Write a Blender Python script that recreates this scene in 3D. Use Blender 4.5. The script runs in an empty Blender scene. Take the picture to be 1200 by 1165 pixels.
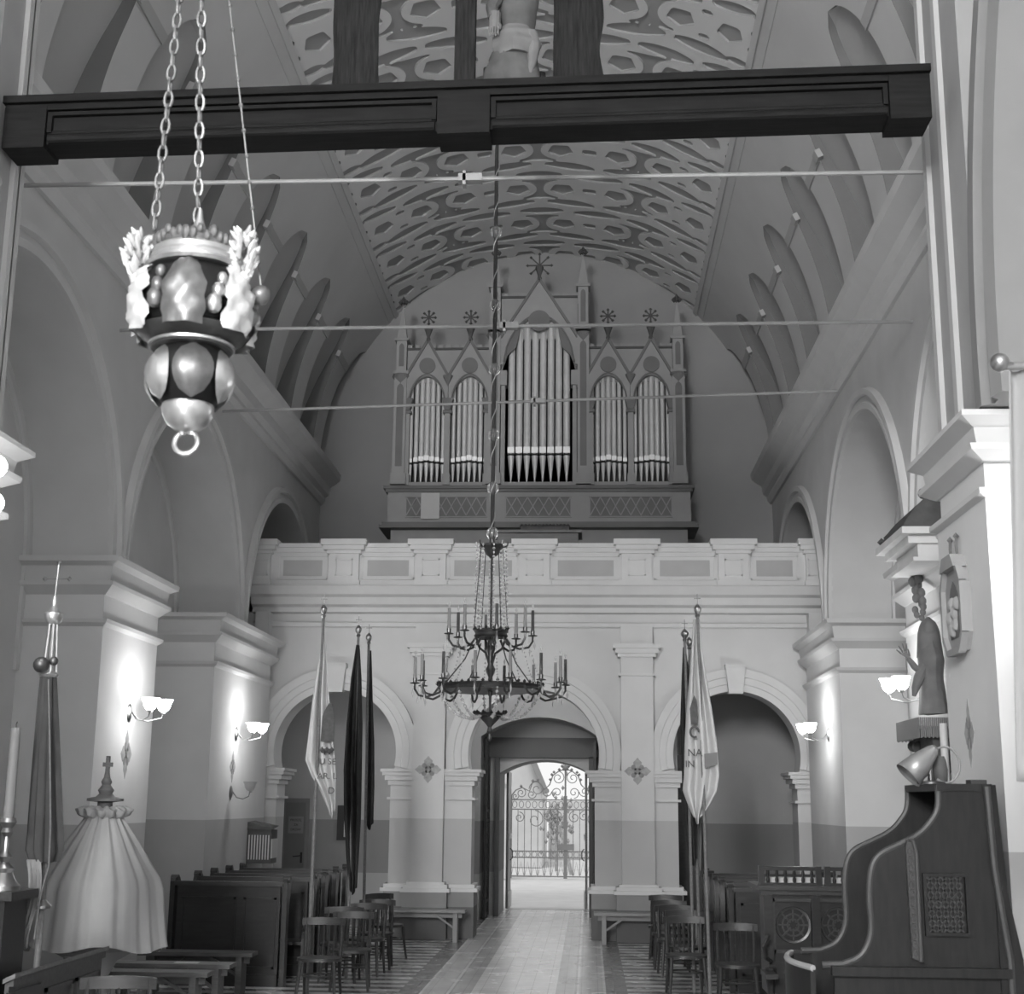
import bpy, bmesh, math, random
import numpy as np
from mathutils import Vector, Matrix
from math import sin, cos, pi, radians, sqrt, hypot, atan2
R_ = random.Random(7)
SC = bpy.context.scene
COL = SC.collection

# ---------------------------------------------------------------- camera
FPX, W_, H_ = 1620.0, 1200.0, 1165.0
def _n(v): return v / np.linalg.norm(v)
CAMP = np.array([0.9, 0.0, 2.2])
_vp = (690.0, 942.0)
_y = _n(np.array([(_vp[0]-600)/FPX, -(_vp[1]-582.5)/FPX, -1]))
_p2 = np.array([(_vp[0]+1000-600)/FPX, -(_vp[1]+10-582.5)/FPX, -1])
_u = _n(np.cross(_p2, _y)); _u = _u if _u[1] > 0 else -_u
_x = np.cross(_y, _u)
RW = np.stack([_x, _y, _u])
cd = bpy.data.cameras.new('camera'); cam = bpy.data.objects.new('camera', cd); COL.objects.link(cam)
cd.sensor_fit = 'HORIZONTAL'; cd.sensor_width = 36.0; cd.lens = FPX / W_ * 36.0
cd.clip_start = 0.1; cd.clip_end = 500
cd.dof.use_dof = True; cd.dof.focus_distance = 20.0; cd.dof.aperture_fstop = 4.5
cam.matrix_world = Matrix([list(RW[i]) + [CAMP[i]] for i in range(3)] + [[0, 0, 0, 1]])
SC.camera = cam
# ---------------------------------------------------------------- light
SC.view_settings.view_transform = 'Standard'; SC.view_settings.look = 'None'
SC.view_settings.exposure = 0.0; SC.view_settings.gamma = 1.0; SC.view_settings.use_curve_mapping = False
wd = bpy.data.worlds.new('sky'); SC.world = wd; wd.use_nodes = True
_bg = wd.node_tree.nodes['Background']; _bg.inputs[0].default_value = (0.95, 0.95, 0.95, 1); _bg.inputs[1].default_value = 1.0
def area(name, loc, target, sx, sy, power):
    l = bpy.data.lights.new(name, 'AREA'); l.shape = 'RECTANGLE'; l.size = sx; l.size_y = sy; l.energy = power
    o = bpy.data.objects.new(name, l); COL.objects.link(o); o.location = loc
    o.rotation_euler = (Vector(target) - Vector(loc)).to_track_quat('-Z', 'Y').to_euler(); return o
area('chancel_fill', (0.6, -14.5, 5.0), (1.5, 16, 7.0), 5.0, 4.0, 170)  # weak added fill from behind the camera, no source modelled
area('choir_fill', (-3.0, -14.5, 7.8), (1.2, 22.0, 8.2), 2.6, 4.6, 4700)  # main added fill light, there is no window in the choir shell
for _s in (-1, 1): area('choir_fill', (_s * 4.35, -5.0, 8.6), (-_s * 2.2, 14.0, 10.2), 1.6, 3.4, 230)  # pair of added fills to brighten the vault
_sun = bpy.data.lights.new('sun', 'SUN'); _sun.energy = 1.7; _sun.angle = radians(20)
_so = bpy.data.objects.new('sun', _sun); COL.objects.link(_so); _so.rotation_euler = (radians(35), radians(-15), 0)

# ---------------------------------------------------------------- materials
MATS = {}
def mat(name, v, rough=0.8, metal=0.0, var=0.06, scale=3.0, stretch=(1, 1, 1), emit=0.0, trans=0.0, dado=None, bump=0.0, spec=0.3):
    if name in MATS: return MATS[name]
    m = bpy.data.materials.new(name); m.use_nodes = True; nt = m.node_tree; b = nt.nodes['Principled BSDF']
    b.inputs['Roughness'].default_value = rough; b.inputs['Metallic'].default_value = metal
    b.inputs['Specular IOR Level'].default_value = spec
    if trans: b.inputs['Transmission Weight'].default_value = trans
    b.inputs['Base Color'].default_value = (v, v, v, 1)
    L = nt.links
    if var:
        g = nt.nodes.new('ShaderNodeNewGeometry' if dado is not None else 'ShaderNodeTexCoord')
        src = g.outputs['Position'] if dado is not None else g.outputs['Object']
        mp = nt.nodes.new('ShaderNodeMapping'); mp.inputs['Scale'].default_value = stretch; L.new(src, mp.inputs[0])
        n = nt.nodes.new('ShaderNodeTexNoise'); n.inputs['Scale'].default_value = scale; n.inputs['Detail'].default_value = 5
        L.new(mp.outputs[0], n.inputs['Vector'])
        r = nt.nodes.new('ShaderNodeMapRange'); r.inputs[1].default_value = 0.25; r.inputs[2].default_value = 0.75
        r.inputs[3].default_value = 1 - var; r.inputs[4].default_value = 1 + var; L.new(n.outputs['Fac'], r.inputs[0])
        base = None
        if dado is not None:
            sp = nt.nodes.new('ShaderNodeSeparateXYZ'); L.new(src, sp.inputs[0])
            c = nt.nodes.new('ShaderNodeMath'); c.operation = 'LESS_THAN'; c.inputs[1].default_value = dado[0]; L.new(sp.outputs['Z'], c.inputs[0])
            mr = nt.nodes.new('ShaderNodeMapRange'); mr.inputs[3].default_value = v; mr.inputs[4].default_value = dado[1]; L.new(c.outputs[0], mr.inputs[0])
            base = mr.outputs[0]
            if len(dado) > 2:
                c2 = nt.nodes.new('ShaderNodeMath'); c2.operation = 'LESS_THAN'; c2.inputs[1].default_value = dado[2]; L.new(sp.outputs['Z'], c2.inputs[0])
                mx = nt.nodes.new('ShaderNodeMapRange'); mx.inputs[4].default_value = dado[3]; L.new(c2.outputs[0], mx.inputs[0]); L.new(base, mx.inputs[3]); base = mx.outputs[0]
        mu = nt.nodes.new('ShaderNodeMath'); mu.operation = 'MULTIPLY'; L.new(r.outputs[0], mu.inputs[0])
        if base is not None: L.new(base, mu.inputs[1])
        else: mu.inputs[1].default_value = v
        L.new(mu.outputs[0], b.inputs['Base Color'])
        if bump:
            bp = nt.nodes.new('ShaderNodeBump'); bp.inputs['Strength'].default_value = bump; bp.inputs['Distance'].default_value = 0.01
            L.new(n.outputs['Fac'], bp.inputs['Height']); L.new(bp.outputs[0], b.inputs['Normal'])
    if emit:
        b.inputs['Emission Color'].default_value = (1, 1, 1, 1); b.inputs['Emission Strength'].default_value = emit
    MATS[name] = m; return m
PIER = mat('pier_paint', 0.70, 0.9, dado=(1.92, 0.46), scale=1.6, var=0.05)
PLAST = mat('plaster', 0.60, 0.9, dado=(1.92, 0.40), scale=1.6, var=0.05)
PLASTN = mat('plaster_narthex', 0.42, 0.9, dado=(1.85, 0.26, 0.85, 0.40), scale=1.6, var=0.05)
NICHE = mat('plaster_niche', 0.58, 0.9, dado=(1.92, 0.38), scale=1.4, var=0.05)
SCREEN = mat('plaster_screen', 0.60, 0.9, dado=(1.93, 0.47), scale=1.6, var=0.04)
PLINTH = mat('plinth_paint', 0.26, 0.8, dado=(0.50, 0.13), var=0.06)
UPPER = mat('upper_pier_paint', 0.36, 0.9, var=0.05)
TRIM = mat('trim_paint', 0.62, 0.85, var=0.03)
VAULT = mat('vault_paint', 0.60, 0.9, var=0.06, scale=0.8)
LUNR = mat('vault_reveal_shade', 0.20, 0.9, var=0.05)  # dark tone puts shade into the colour of the recess sides
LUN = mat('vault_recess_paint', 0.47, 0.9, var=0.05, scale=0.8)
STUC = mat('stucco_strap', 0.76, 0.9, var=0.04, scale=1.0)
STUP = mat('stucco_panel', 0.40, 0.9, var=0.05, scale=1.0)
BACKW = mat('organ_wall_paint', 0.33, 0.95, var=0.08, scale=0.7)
PARA = mat('parapet_paint', 0.74, 0.85, var=0.04)
PARP = mat('parapet_panel', 0.50, 0.85, var=0.05)
WDARK = mat('dark_wood', 0.035, 0.35, var=0.35, scale=6, stretch=(1, 8, 8), spec=0.5)
WPEW = mat('pew_wood', 0.022, 0.30, var=0.3, scale=5, stretch=(1, 6, 6), spec=0.5)
WCONF = mat('confessional_wood', 0.020, 0.4, var=0.3, scale=5, stretch=(6, 6, 1), spec=0.25)
WROUGH = mat('rough_wood', 0.022, 0.8, var=0.5, scale=7, stretch=(8, 8, 0.7), bump=0.6, spec=0.1)
WBEAM = mat('beam_wood', 0.013, 0.65, var=0.4, scale=5, stretch=(0.6, 6, 6), spec=0.12)
WPALE = mat('pale_wood', 0.16, 0.55, var=0.2, scale=5, stretch=(1, 8, 8))
WMID = mat('mid_wood', 0.085, 0.45, var=0.25, scale=5, stretch=(1, 6, 6))
ORG = mat('organ_paint', 0.34, 0.7, var=0.06)
ORGD = mat('organ_panel', 0.18, 0.7, var=0.08)
ORGK = mat('organ_dark_wood', 0.10, 0.6, var=0.1)  # darker wood of case interior, base panels and finials
PIPE = mat('pipe_tin', 0.62, 0.45, metal=0.25, var=0.05, scale=4)
PIPEL = mat('pipe_mouth', 0.75, 0.4, metal=0.3, var=0.03)
IRON = mat('iron', 0.05, 0.5, metal=0.5, var=0.1)
BRASS = mat('brass', 0.42, 0.3, metal=1.0, var=0.15, scale=8)
BRONZE = mat('dark_bronze', 0.12, 0.4, metal=0.8, var=0.3, scale=12)
SILV = mat('worn_silver', 0.62, 0.30, metal=0.9, var=0.2, scale=14)
SILD = mat('dull_silver', 0.20, 0.4, metal=0.7, var=0.3, scale=14)
SILB = mat('bright_silver', 0.6, 0.45, metal=0.3, var=0.12, scale=14)
BLACKC = mat('black_enamel', 0.008, 0.5, var=0)
GLASS = mat('clear_glass', 0.95, 0.05, trans=0.9, var=0, spec=0.5)
CRYS = mat('crystal', 0.85, 0.08, trans=0.55, var=0, spec=0.8)
SHADE = mat('lit_glass_shade', 0.9, 0.5, var=0, emit=12)
SHOFF = mat('frosted_glass_shade', 0.55, 0.4, var=0.05)
CLOTH = mat('white_cloth', 0.39, 0.9, var=0.05, scale=4)
CLOTHB = mat('banner_white', 0.55, 0.9, var=0.06, scale=5)
CLOTHG = mat('grey_cloth', 0.06, 0.9, var=0.2, scale=6)
CLOTHD = mat('dark_cloth', 0.030, 0.9, var=0.3, scale=6)
CANDLE = mat('candle_wax', 0.20, 0.6, var=0.04)
PAPER = mat('paper', 0.55, 0.9, var=0.03)
INK = mat('ink', 0.06, 0.9, var=0)
EMB = mat('embroidery', 0.10, 0.9, var=0.3, scale=20)
MARB = mat('altar_paint', 0.70, 0.5, var=0.08, scale=4)
ALTD = mat('altar_dark_wood', 0.09, 0.6, var=0.25, scale=8)
STAT = mat('statue_paint', 0.16, 0.7, var=0.2, scale=6)
STATL = mat('statue_drapery', 0.16, 0.8, var=0.15, scale=8)
STATM = mat('statue_robe', 0.09, 0.75, var=0.3, scale=7)
PAINT = mat('painted_ornament', 0.38, 0.9, var=0.25, scale=14)
PAINTD = mat('painted_ornament_dark', 0.26, 0.9, var=0.25, scale=14)
ROD = mat('tie_rod_iron', 0.38, 0.5, metal=0.3, var=0.1)
GROUND = mat('courtyard_sand', 0.55, 0.95, var=0.08, scale=2)
HOUSE = mat('courtyard_plaster', 0.55, 0.95, var=0.12, scale=1.2)
GIRON = mat('gate_iron', 0.17, 0.6, var=0.1)  # iron lightened, outdoor haze and glare put into its colour
FOLI = mat('leaves', 0.32, 0.9, var=0.4, scale=9)

# ---------------------------------------------------------------- mesh builder
class B:
    def __init__(s): s.v = []; s.f = []; s.m = []; s.k = 0
    def add(s, vs, fs):
        o = len(s.v); s.v += [tuple(p) for p in vs]; s.f += [tuple(i + o for i in f) for f in fs]; s.m += [s.k] * len(fs); return s
    def mi(s, k): s.k = k; return s
    def box(s, x0, x1, y0, y1, z0, z1):
        vs = [(x, y, z) for z in (z0, z1) for y in (y0, y1) for x in (x0, x1)]
        return s.add(vs, [(0, 2, 3, 1), (4, 5, 7, 6), (0, 1, 5, 4), (2, 6, 7, 3), (0, 4, 6, 2), (1, 3, 7, 5)])
    def mbox(s, P, u0, u1, v0, v1, w0, w1):
        vs = [P(u, v, w) for w in (w0, w1) for v in (v0, v1) for u in (u0, u1)]
        return s.add(vs, [(0, 2, 3, 1), (4, 5, 7, 6), (0, 1, 5, 4), (2, 6, 7, 3), (0, 4, 6, 2), (1, 3, 7, 5)])
    def bar(s, p0, p1, w, h, up=(0, 0, 1)):
        p0, p1 = Vector(p0), Vector(p1); d = (p1 - p0).normalized(); a = d.cross(Vector(up))
        a = a.normalized() if a.length > 1e-5 else Vector((1, 0, 0)); b = a.cross(d)
        vs = [p + a * (i * w / 2) + b * (j * h / 2) for p in (p0, p1) for j in (-1, 1) for i in (-1, 1)]
        return s.add(vs, [(0, 2, 3, 1), (4, 5, 7, 6), (0, 1, 5, 4), (2, 6, 7, 3), (0, 4, 6, 2), (1, 3, 7, 5)])
    def tube(s, pts, r, n=8, closed=False, cap=True):
        pts = [Vector(p) for p in pts]; N = len(pts); rr = r if isinstance(r, (list, tuple)) else [r] * N
        vs = []; prev = None
        for i, p in enumerate(pts):
            a = pts[(i - 1) % N] if (closed or i > 0) else p; b = pts[(i + 1) % N] if (closed or i < N - 1) else p
            t = (b - a); t = t.normalized() if t.length > 1e-9 else Vector((0, 0, 1))
            if prev is None:
                q = Vector((0, 0, 1)) if abs(t.z) < 0.9 else Vector((1, 0, 0)); e = t.cross(q).normalized()
            else:
                e = prev - t * prev.dot(t); e = e.normalized() if e.length > 1e-6 else t.orthogonal().normalized()
            prev = e; g = t.cross(e)
            for k in range(n):
                an = 2 * pi * k / n; vs.append(p + (e * cos(an) + g * sin(an)) * rr[i])
        fs = []
        for i in range(N if closed else N - 1):
            j = (i + 1) % N
            for k in range(n): l = (k + 1) % n; fs.append((i * n + k, i * n + l, j * n + l, j * n + k))
        if cap and not closed: fs += [tuple(range(n - 1, -1, -1)), tuple((N - 1) * n + k for k in range(n))]
        return s.add(vs, fs)
    def cyl(s, p0, p1, r0, r1=None, n=12): return s.tube([p0, p1], [r0, r0 if r1 is None else r1], n)
    def lathe(s, prof, c=(0, 0, 0), n=20, a0=0.0, a1=2 * pi, fn=None):
        full = abs(a1 - a0 - 2 * pi) < 1e-6; m = n if full else n + 1; vs = []
        for (r, z) in prof:
            for k in range(m):
                a = a0 + (a1 - a0) * k / n; q = r * (fn(a, z) if fn else 1); vs.append((c[0] + q * cos(a), c[1] + q * sin(a), c[2] + z))
        fs = []
        for i in range(len(prof) - 1):
            for k in range(n): l = (k + 1) % m; fs.append((i * m + k, i * m + l, (i + 1) * m + l, (i + 1) * m + k))
        if full:
            if prof[0][0] > 1e-4: fs.append(tuple(range(m - 1, -1, -1)))
            if prof[-1][0] > 1e-4: fs.append(tuple((len(prof) - 1) * m + k for k in range(m)))
        return s.add(vs, fs)
    def ball(s, c, r, n=12, sz=1.0):
        k = max(5, n // 2); return s.lathe([(max(r * sin(pi * i / k), 1e-5), -r * sz * cos(pi * i / k)) for i in range(k + 1)], c, n)
    def octa(s, c, r, h):
        x, y, z = c; return s.add([(x + r, y, z), (x, y + r, z), (x - r, y, z), (x, y - r, z), (x, y, z + h), (x, y, z - h)],
                                  [(0, 1, 4), (1, 2, 4), (2, 3, 4), (3, 0, 4), (1, 0, 5), (2, 1, 5), (3, 2, 5), (0, 3, 5)])
    def prism(s, P, poly, w0, w1):
        n = len(poly); vs = [P(u, v, w0) for u, v in poly] + [P(u, v, w1) for u, v in poly]
        return s.add(vs, [tuple(range(n - 1, -1, -1)), tuple(range(n, 2 * n))] + [(i, (i + 1) % n, (i + 1) % n + n, i + n) for i in range(n)])
    def arcsweep(s, P, cu, cv, prof, a0=0.0, a1=pi, n=48):
        vs = []
        for i in range(n + 1):
            a = a0 + (a1 - a0) * i / n
            for (r, w) in prof: vs.append(P(cu + r * cos(a), cv + r * sin(a), w))
        m = len(prof); fs = []
        for i in range(n):
            for k in range(m - 1): fs.append((i * m + k, i * m + k + 1, (i + 1) * m + k + 1, (i + 1) * m + k))
        fs += [tuple(range(m)), tuple(n * m + k for k in range(m - 1, -1, -1))]
        return s.add(vs, fs)
    def extr(s, P, prof, u0, u1):          # profile of (v, w) extruded along u
        m = len(prof); vs = [P(u, v, w) for u in (u0, u1) for v, w in prof]
        return s.add(vs, [tuple(range(m)), tuple(m + k for k in range(m - 1, -1, -1))] + [(i, (i + 1) % m, m + (i + 1) % m, m + i) for i in range(m)])
    def loft(s, rings, cap=True):
        n = len(rings[0]); vs = [p for r in rings for p in r]; fs = []
        for i in range(len(rings) - 1):
            for k in range(n): l = (k + 1) % n; fs.append((i * n + k, i * n + l, (i + 1) * n + l, (i + 1) * n + k))
        if cap: fs += [tuple(range(n - 1, -1, -1)), tuple((len(rings) - 1) * n + k for k in range(n))]
        return s.add(vs, fs)
    def sheet(s, rows):
        m = len(rows[0]); vs = [p for r in rows for p in r]
        return s.add(vs, [(i * m + k, i * m + k + 1, (i + 1) * m + k + 1, (i + 1) * m + k) for i in range(len(rows) - 1) for k in range(m - 1)])
    def build(s, name, mats, parent=None, ang=35, thick=0, fix=True, weld=False, **props):
        me = bpy.data.meshes.new(name); off = Vector((0, 0, 0)); q = parent
        while q: off += q.location; q = q.parent
        me.from_pydata([(p[0] - off.x, p[1] - off.y, p[2] - off.z) for p in s.v], [], s.f)
        ml = mats if isinstance(mats, (list, tuple)) else [mats]
        for x in ml: me.materials.append(x)
        if len(ml) > 1: me.polygons.foreach_set('material_index', s.m)
        if fix or weld:
            bm = bmesh.new(); bm.from_mesh(me)
            if weld: bmesh.ops.remove_doubles(bm, verts=bm.verts, dist=0.0005)
            if fix: bmesh.ops.recalc_face_normals(bm, faces=bm.faces)
            bm.to_mesh(me); bm.free()
        me.polygons.foreach_set('use_smooth', [True] * len(me.polygons))
        me.set_sharp_from_angle(angle=radians(ang))
        o = bpy.data.objects.new(name, me); COL.objects.link(o)
        if parent: o.parent = parent
        if thick:
            md = o.modifiers.new('thickness', 'SOLIDIFY'); md.thickness = thick; md.offset = 0
        for k, val in props.items(): o[k] = val
        return o
def thing(name, label, cat, loc=(0, 0, 0), group=None):
    o = bpy.data.objects.new(name, None); COL.objects.link(o); o.location = loc; o.empty_display_size = 0.1
    o['label'] = label; o['category'] = cat
    if group: o['group'] = group
    return o
def tag(o, label, cat, group=None):
    o['label'] = label; o['category'] = cat
    if group: o['group'] = group
    return o
def struct(b, name, mats, parent=None, **kw):
    o = b.build(name, mats, parent, **kw)
    if parent is None: o['kind'] = 'structure'
    return o
def dup(root, loc, rz=0, label=None, group=None):
    def cp(o, par):
        c = o.copy(); COL.objects.link(c)
        if par: c.parent = par
        for k in [x for x in o.children]: cp(k, c)
        return c
    r = cp(root, None); r.location = loc; r.rotation_euler = (0, 0, rz)
    if label: r['label'] = label
    if group: r['group'] = group
    return r
def xyz(x, y, z): return (x, y, z)
def front(y): return lambda u, v, w: (u, y - w, v)          # plane facing the camera
def sidew(sg, X): return lambda u, v, w: (sg * (X - w), u, v)
def text(s, size, mapper, mat_, name, parent, ext=0.001):
    c = bpy.data.curves.new(name, 'FONT'); c.body = s; c.size = size; c.align_x = 'CENTER'; c.align_y = 'CENTER'; c.extrude = ext
    o = bpy.data.objects.new(name, c); COL.objects.link(o); dg = bpy.context.evaluated_depsgraph_get()
    me = bpy.data.meshes.new_from_object(o.evaluated_get(dg)); bpy.data.objects.remove(o)
    off = Vector((0, 0, 0)); q = parent
    while q: off += q.location; q = q.parent
    for v in me.vertices: v.co = Vector(mapper(v.co.x, v.co.y, v.co.z)) - off
    me.materials.clear(); me.materials.append(mat_)
    o = bpy.data.objects.new(name, me); COL.objects.link(o); o.parent = parent; return o
# ================================================================ SETTING
XW = 4.62; SPR = 4.85; RI = 2.62; ARC = [12.8, 18.65, 24.5]; NB = 0.9
Y0, YB = 9.45, 27.6
# floor with its painted tile bands
fm = bpy.data.materials.new('floor_tiles'); fm.use_nodes = True
def floor_nodes():
    nt = fm.node_tree; N = nt.nodes; L = nt.links; b = N['Principled BSDF']; b.inputs['Roughness'].default_value = 0.32
    b.inputs['Specular IOR Level'].default_value = 0.5
    g = N.new('ShaderNodeNewGeometry'); sp = N.new('ShaderNodeSeparateXYZ'); L.new(g.outputs['Position'], sp.inputs[0])
    def mth(op, a, bb=None):
        m = N.new('ShaderNodeMath'); m.operation = op
        for i, q in enumerate((a, bb)):
            if q is None: continue
            if isinstance(q, (int, float)): m.inputs[i].default_value = q
            else: L.new(q, m.inputs[i])
        return m.outputs[0]
    X, Y = sp.outputs['X'], sp.outputs['Y']
    ax = mth('ABSOLUTE', mth('ADD', X, 0.0)); u = mth('DIVIDE', ax, 2.0)
    cr = N.new('ShaderNodeValToRGB'); cr.color_ramp.interpolation = 'CONSTANT'; L.new(u, cr.inputs[0])
    st = [(0.0, .80), (.25, .48), (.36, .34), (.375, .72), (.39, .52), (.535, .68), (.55, .20), (.68, .0)]
    e = cr.color_ramp.elements; e[0].position = 0; e[0].color = (.86,) * 3 + (1,); e[1].position = st[1][0]; e[1].color = (st[1][1],) * 3 + (1,)
    for p, c in st[2:]: q = e.new(p); q.color = (c, c, c, 1)
    # big tile joints of the aisle
    jx = mth('LESS_THAN', mth('FRACT', mth('DIVIDE', mth('ADD', X, 10.0), 0.2)), 0.06); jy = mth('LESS_THAN', mth('FRACT', mth('DIVIDE', Y, 0.2)), 0.06)
    j = mth('SUBTRACT', 1.0, mth('MULTIPLY', mth('MAXIMUM', jx, jy), 0.28))
    aisle = mth('MULTIPLY', cr.outputs[0], j)
    # striped pavement of the side fields
    s1 = mth('LESS_THAN', mth('FRACT', mth('DIVIDE', Y, 0.40)), 0.5)
    dg = mth('LESS_THAN', mth('FRACT', mth('DIVIDE', mth('ADD', mth('ADD', X, 20.0), mth('MULTIPLY', Y, 0.35)), 0.62)), 0.5)
    str_ = mth('ADD', mth('MULTIPLY', s1, 0.34), mth('ADD', 0.13, mth('MULTIPLY', dg, 0.08)))
    isf = mth('GREATER_THAN', ax, 1.36)
    base = mth('ADD', mth('MULTIPLY', isf, str_), mth('MULTIPLY', mth('SUBTRACT', 1.0, isf), aisle))
    n = N.new('ShaderNodeTexNoise'); n.inputs['Scale'].default_value = 2.2; n.inputs['Detail'].default_value = 6; L.new(g.outputs['Position'], n.inputs['Vector'])
    v = mth('MULTIPLY', base, mth('ADD', 0.8, mth('MULTIPLY', n.outputs['Fac'], 0.55)))
    L.new(v, b.inputs['Base Color'])
    r = mth('ADD', 0.12, mth('MULTIPLY', n.outputs['Fac'], 0.26)); L.new(r, b.inputs['Roughness'])
floor_nodes()
struct(B().box(-5.7, 5.7, -16, 30.3, -0.2, 0.0), 'floor', fm)

# ---- long side walls: arches between piers, shallow niches behind
for sg, nm in ((-1, 'left'), (1, 'right')):
    P = sidew(sg, XW); b = B(); top = 8.9; n = 40
    edges = [Y0]
    for c in ARC: edges += [c - RI, c + RI]
    edges.append(YB)
    for i in range(0, len(edges), 2):
        u0, u1 = edges[i], edges[i + 1]
        if u1 - u0 > 0.01: b.add([P(u0, SPR, 0), P(u1, SPR, 0), P(u1, top, 0), P(u0, top, 0)], [(0, 1, 2, 3)])
        b.add([P(u0, SPR, 0), P(u1, SPR, 0), P(u1, SPR, -NB), P(u0, SPR, -NB)], [(0, 1, 2, 3)])
    for c in ARC:
        for k in range(n):
            a, a2 = pi * k / n, pi * (k + 1) / n
            p, q = (c + RI * cos(a), SPR + RI * sin(a)), (c + RI * cos(a2), SPR + RI * sin(a2))
            b.add([P(p[0], p[1], 0), P(q[0], q[1], 0), P(q[0], top, 0), P(p[0], top, 0)], [(0, 1, 2, 3)])
            b.add([P(p[0], p[1], 0), P(q[0], q[1], 0), P(q[0], q[1], -NB), P(p[0], p[1], -NB)], [(0, 1, 2, 3)])
    b.mi(1); b.add([P(Y0, -.1, -NB), P(YB, -.1, -NB), P(YB, top, -NB), P(Y0, top, -NB)], [(0, 1, 2, 3)])
    struct(b, 'wall_' + nm, [PLAST, NICHE], fix=False, weld=True)
    # moulded archivolts and the fine band framing each niche
    b = B(); pr = [(2.62, -.02), (2.62, .05), (2.70, .06), (2.72, .025), (2.79, .025), (2.81, .085), (2.89, .085), (2.91, 0)]
    for c in ARC: b.arcsweep(P, c, SPR, pr)
    for c in ARC:
        b.arcsweep(P, c, SPR, [(2.36, -NB), (2.36, -NB + .04), (2.44, -NB + .04), (2.44, -NB)], n=40)
        for s2 in (-1, 1): b.mbox(P, c + s2 * 2.40 - .04, c + s2 * 2.40 + .04, 3.6 if sg < 0 else 4.95, SPR, -NB, -NB + .04)
    struct(b, 'trim_%d' % (1 if sg < 0 else 2), TRIM)
    # piers with a two-band capital
    piers = [(15.25, 17.25), (20.0, 23.62)] if sg < 0 else [(13.6, 16.15), (20.5, 23.62)]
    for (u0, u1) in piers:
        b = B(); b.mbox(P, u0, u1, -.05, 4.18, -NB - .02, .06); b.mbox(P, u0, u1, 4.18, SPR - .1, -NB - .02, .05)
        b.mi(1)
        def band(v0, v1, w0, w1):
            poly = [(v0, w0), (v1, w1), (v1, -NB), (v0, -NB)]
            g0, g1 = w0 - .06, w1 - .06
            vs = [P(u0 - g0, v0, w0), P(u1 + g0, v0, w0), P(u1 + g1, v1, w1), P(u0 - g1, v1, w1),
                  P(u0 - g0, v0, -NB), P(u1 + g0, v0, -NB), P(u1 + g1, v1, -NB), P(u0 - g1, v1, -NB)]
            b.add(vs, [(0, 1, 2, 3), (4, 7, 6, 5), (0, 4, 5, 1), (3, 2, 6, 7), (0, 3, 7, 4), (1, 5, 6, 2)])
        band(4.10, 4.14, .06, .11); band(4.14, 4.18, .11, .12); band(4.46, 4.56, .06, .17); band(4.56, 4.60, .17, .18)
        band(4.60, 4.78, .13, .15); band(4.78, 4.82, .15, .24); band(4.82, 4.88, .24, .25)
        struct(b, 'pillar', [PIER, TRIM], ang=15)
    # crowning cornice
    b = B(); b.extr(P, [(8.16, -.05), (8.16, .05), (8.24, .10), (8.30, .10), (8.36, .18), (8.52, .20), (8.58, .30), (8.66, .40), (8.78, .42), (8.84, .36), (8.84, -.05)], 10.6, YB)
    struct(b, 'trim_%d' % (3 if sg < 0 else 4), TRIM, ang=15)
# ---- triumphal arch piers in front of the nave
for sg in (-1, 1):
    b = B(); P = sidew(sg, 3.62); d = 10.18 if sg < 0 else 10.75; n0 = 9.42
    b.mbox(P, n0, d, -.05, 4.3, -2.2, 0); b.mi(1)
    def band(v0, v1, w0, w1):
        vs = [P(n0 - w0, v0, w0), P(d + w0, v0, w0), P(d + w1, v1, w1), P(n0 - w1, v1, w1), P(n0 - w0, v0, -2), P(d + w0, v0, -2), P(d + w1, v1, -2), P(n0 - w1, v1, -2)]
        b.add(vs, [(0, 1, 2, 3), (4, 7, 6, 5), (0, 4, 5, 1), (3, 2, 6, 7), (0, 3, 7, 4), (1, 5, 6, 2)])
    band(4.28, 4.30, 0, .05); band(4.30, 4.34, .05, .05); band(4.54, 4.60, 0, .10); band(4.60, 4.64, .10, .11); band(4.64, 4.76, .05, .07); band(4.76, 4.82, .07, .17); band(4.82, 4.86, .17, .17)
    b.mi(0); b.mbox(P, n0 + .06, d - .06, 4.3, 4.76, -2.2, -.02)
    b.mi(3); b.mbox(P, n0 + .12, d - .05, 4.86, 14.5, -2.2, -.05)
    b.mi(2)
    for u in (n0 + .62, d - .22): b.mbox(P, u - .05, u + .05, 4.86, 12, -.06, -.01)
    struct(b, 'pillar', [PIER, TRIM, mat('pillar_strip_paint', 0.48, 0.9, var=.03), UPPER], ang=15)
    # arch order springing from the choir side of the pier
    b = B(); Q = sidew(sg, 3.66)
    b.arcsweep(Q, 3.9, 5.2, [(5.06, -.5), (5.06, .02), (5.18, .06), (5.22, .0), (5.30, .0), (5.34, .08), (5.48, .08), (5.50, -.5)], -.06, pi * .5, 40)
    struct(b, 'trim_%d' % (5 if sg < 0 else 6), mat('choir_arch_paint', 0.24, 0.9, var=.04))

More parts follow.
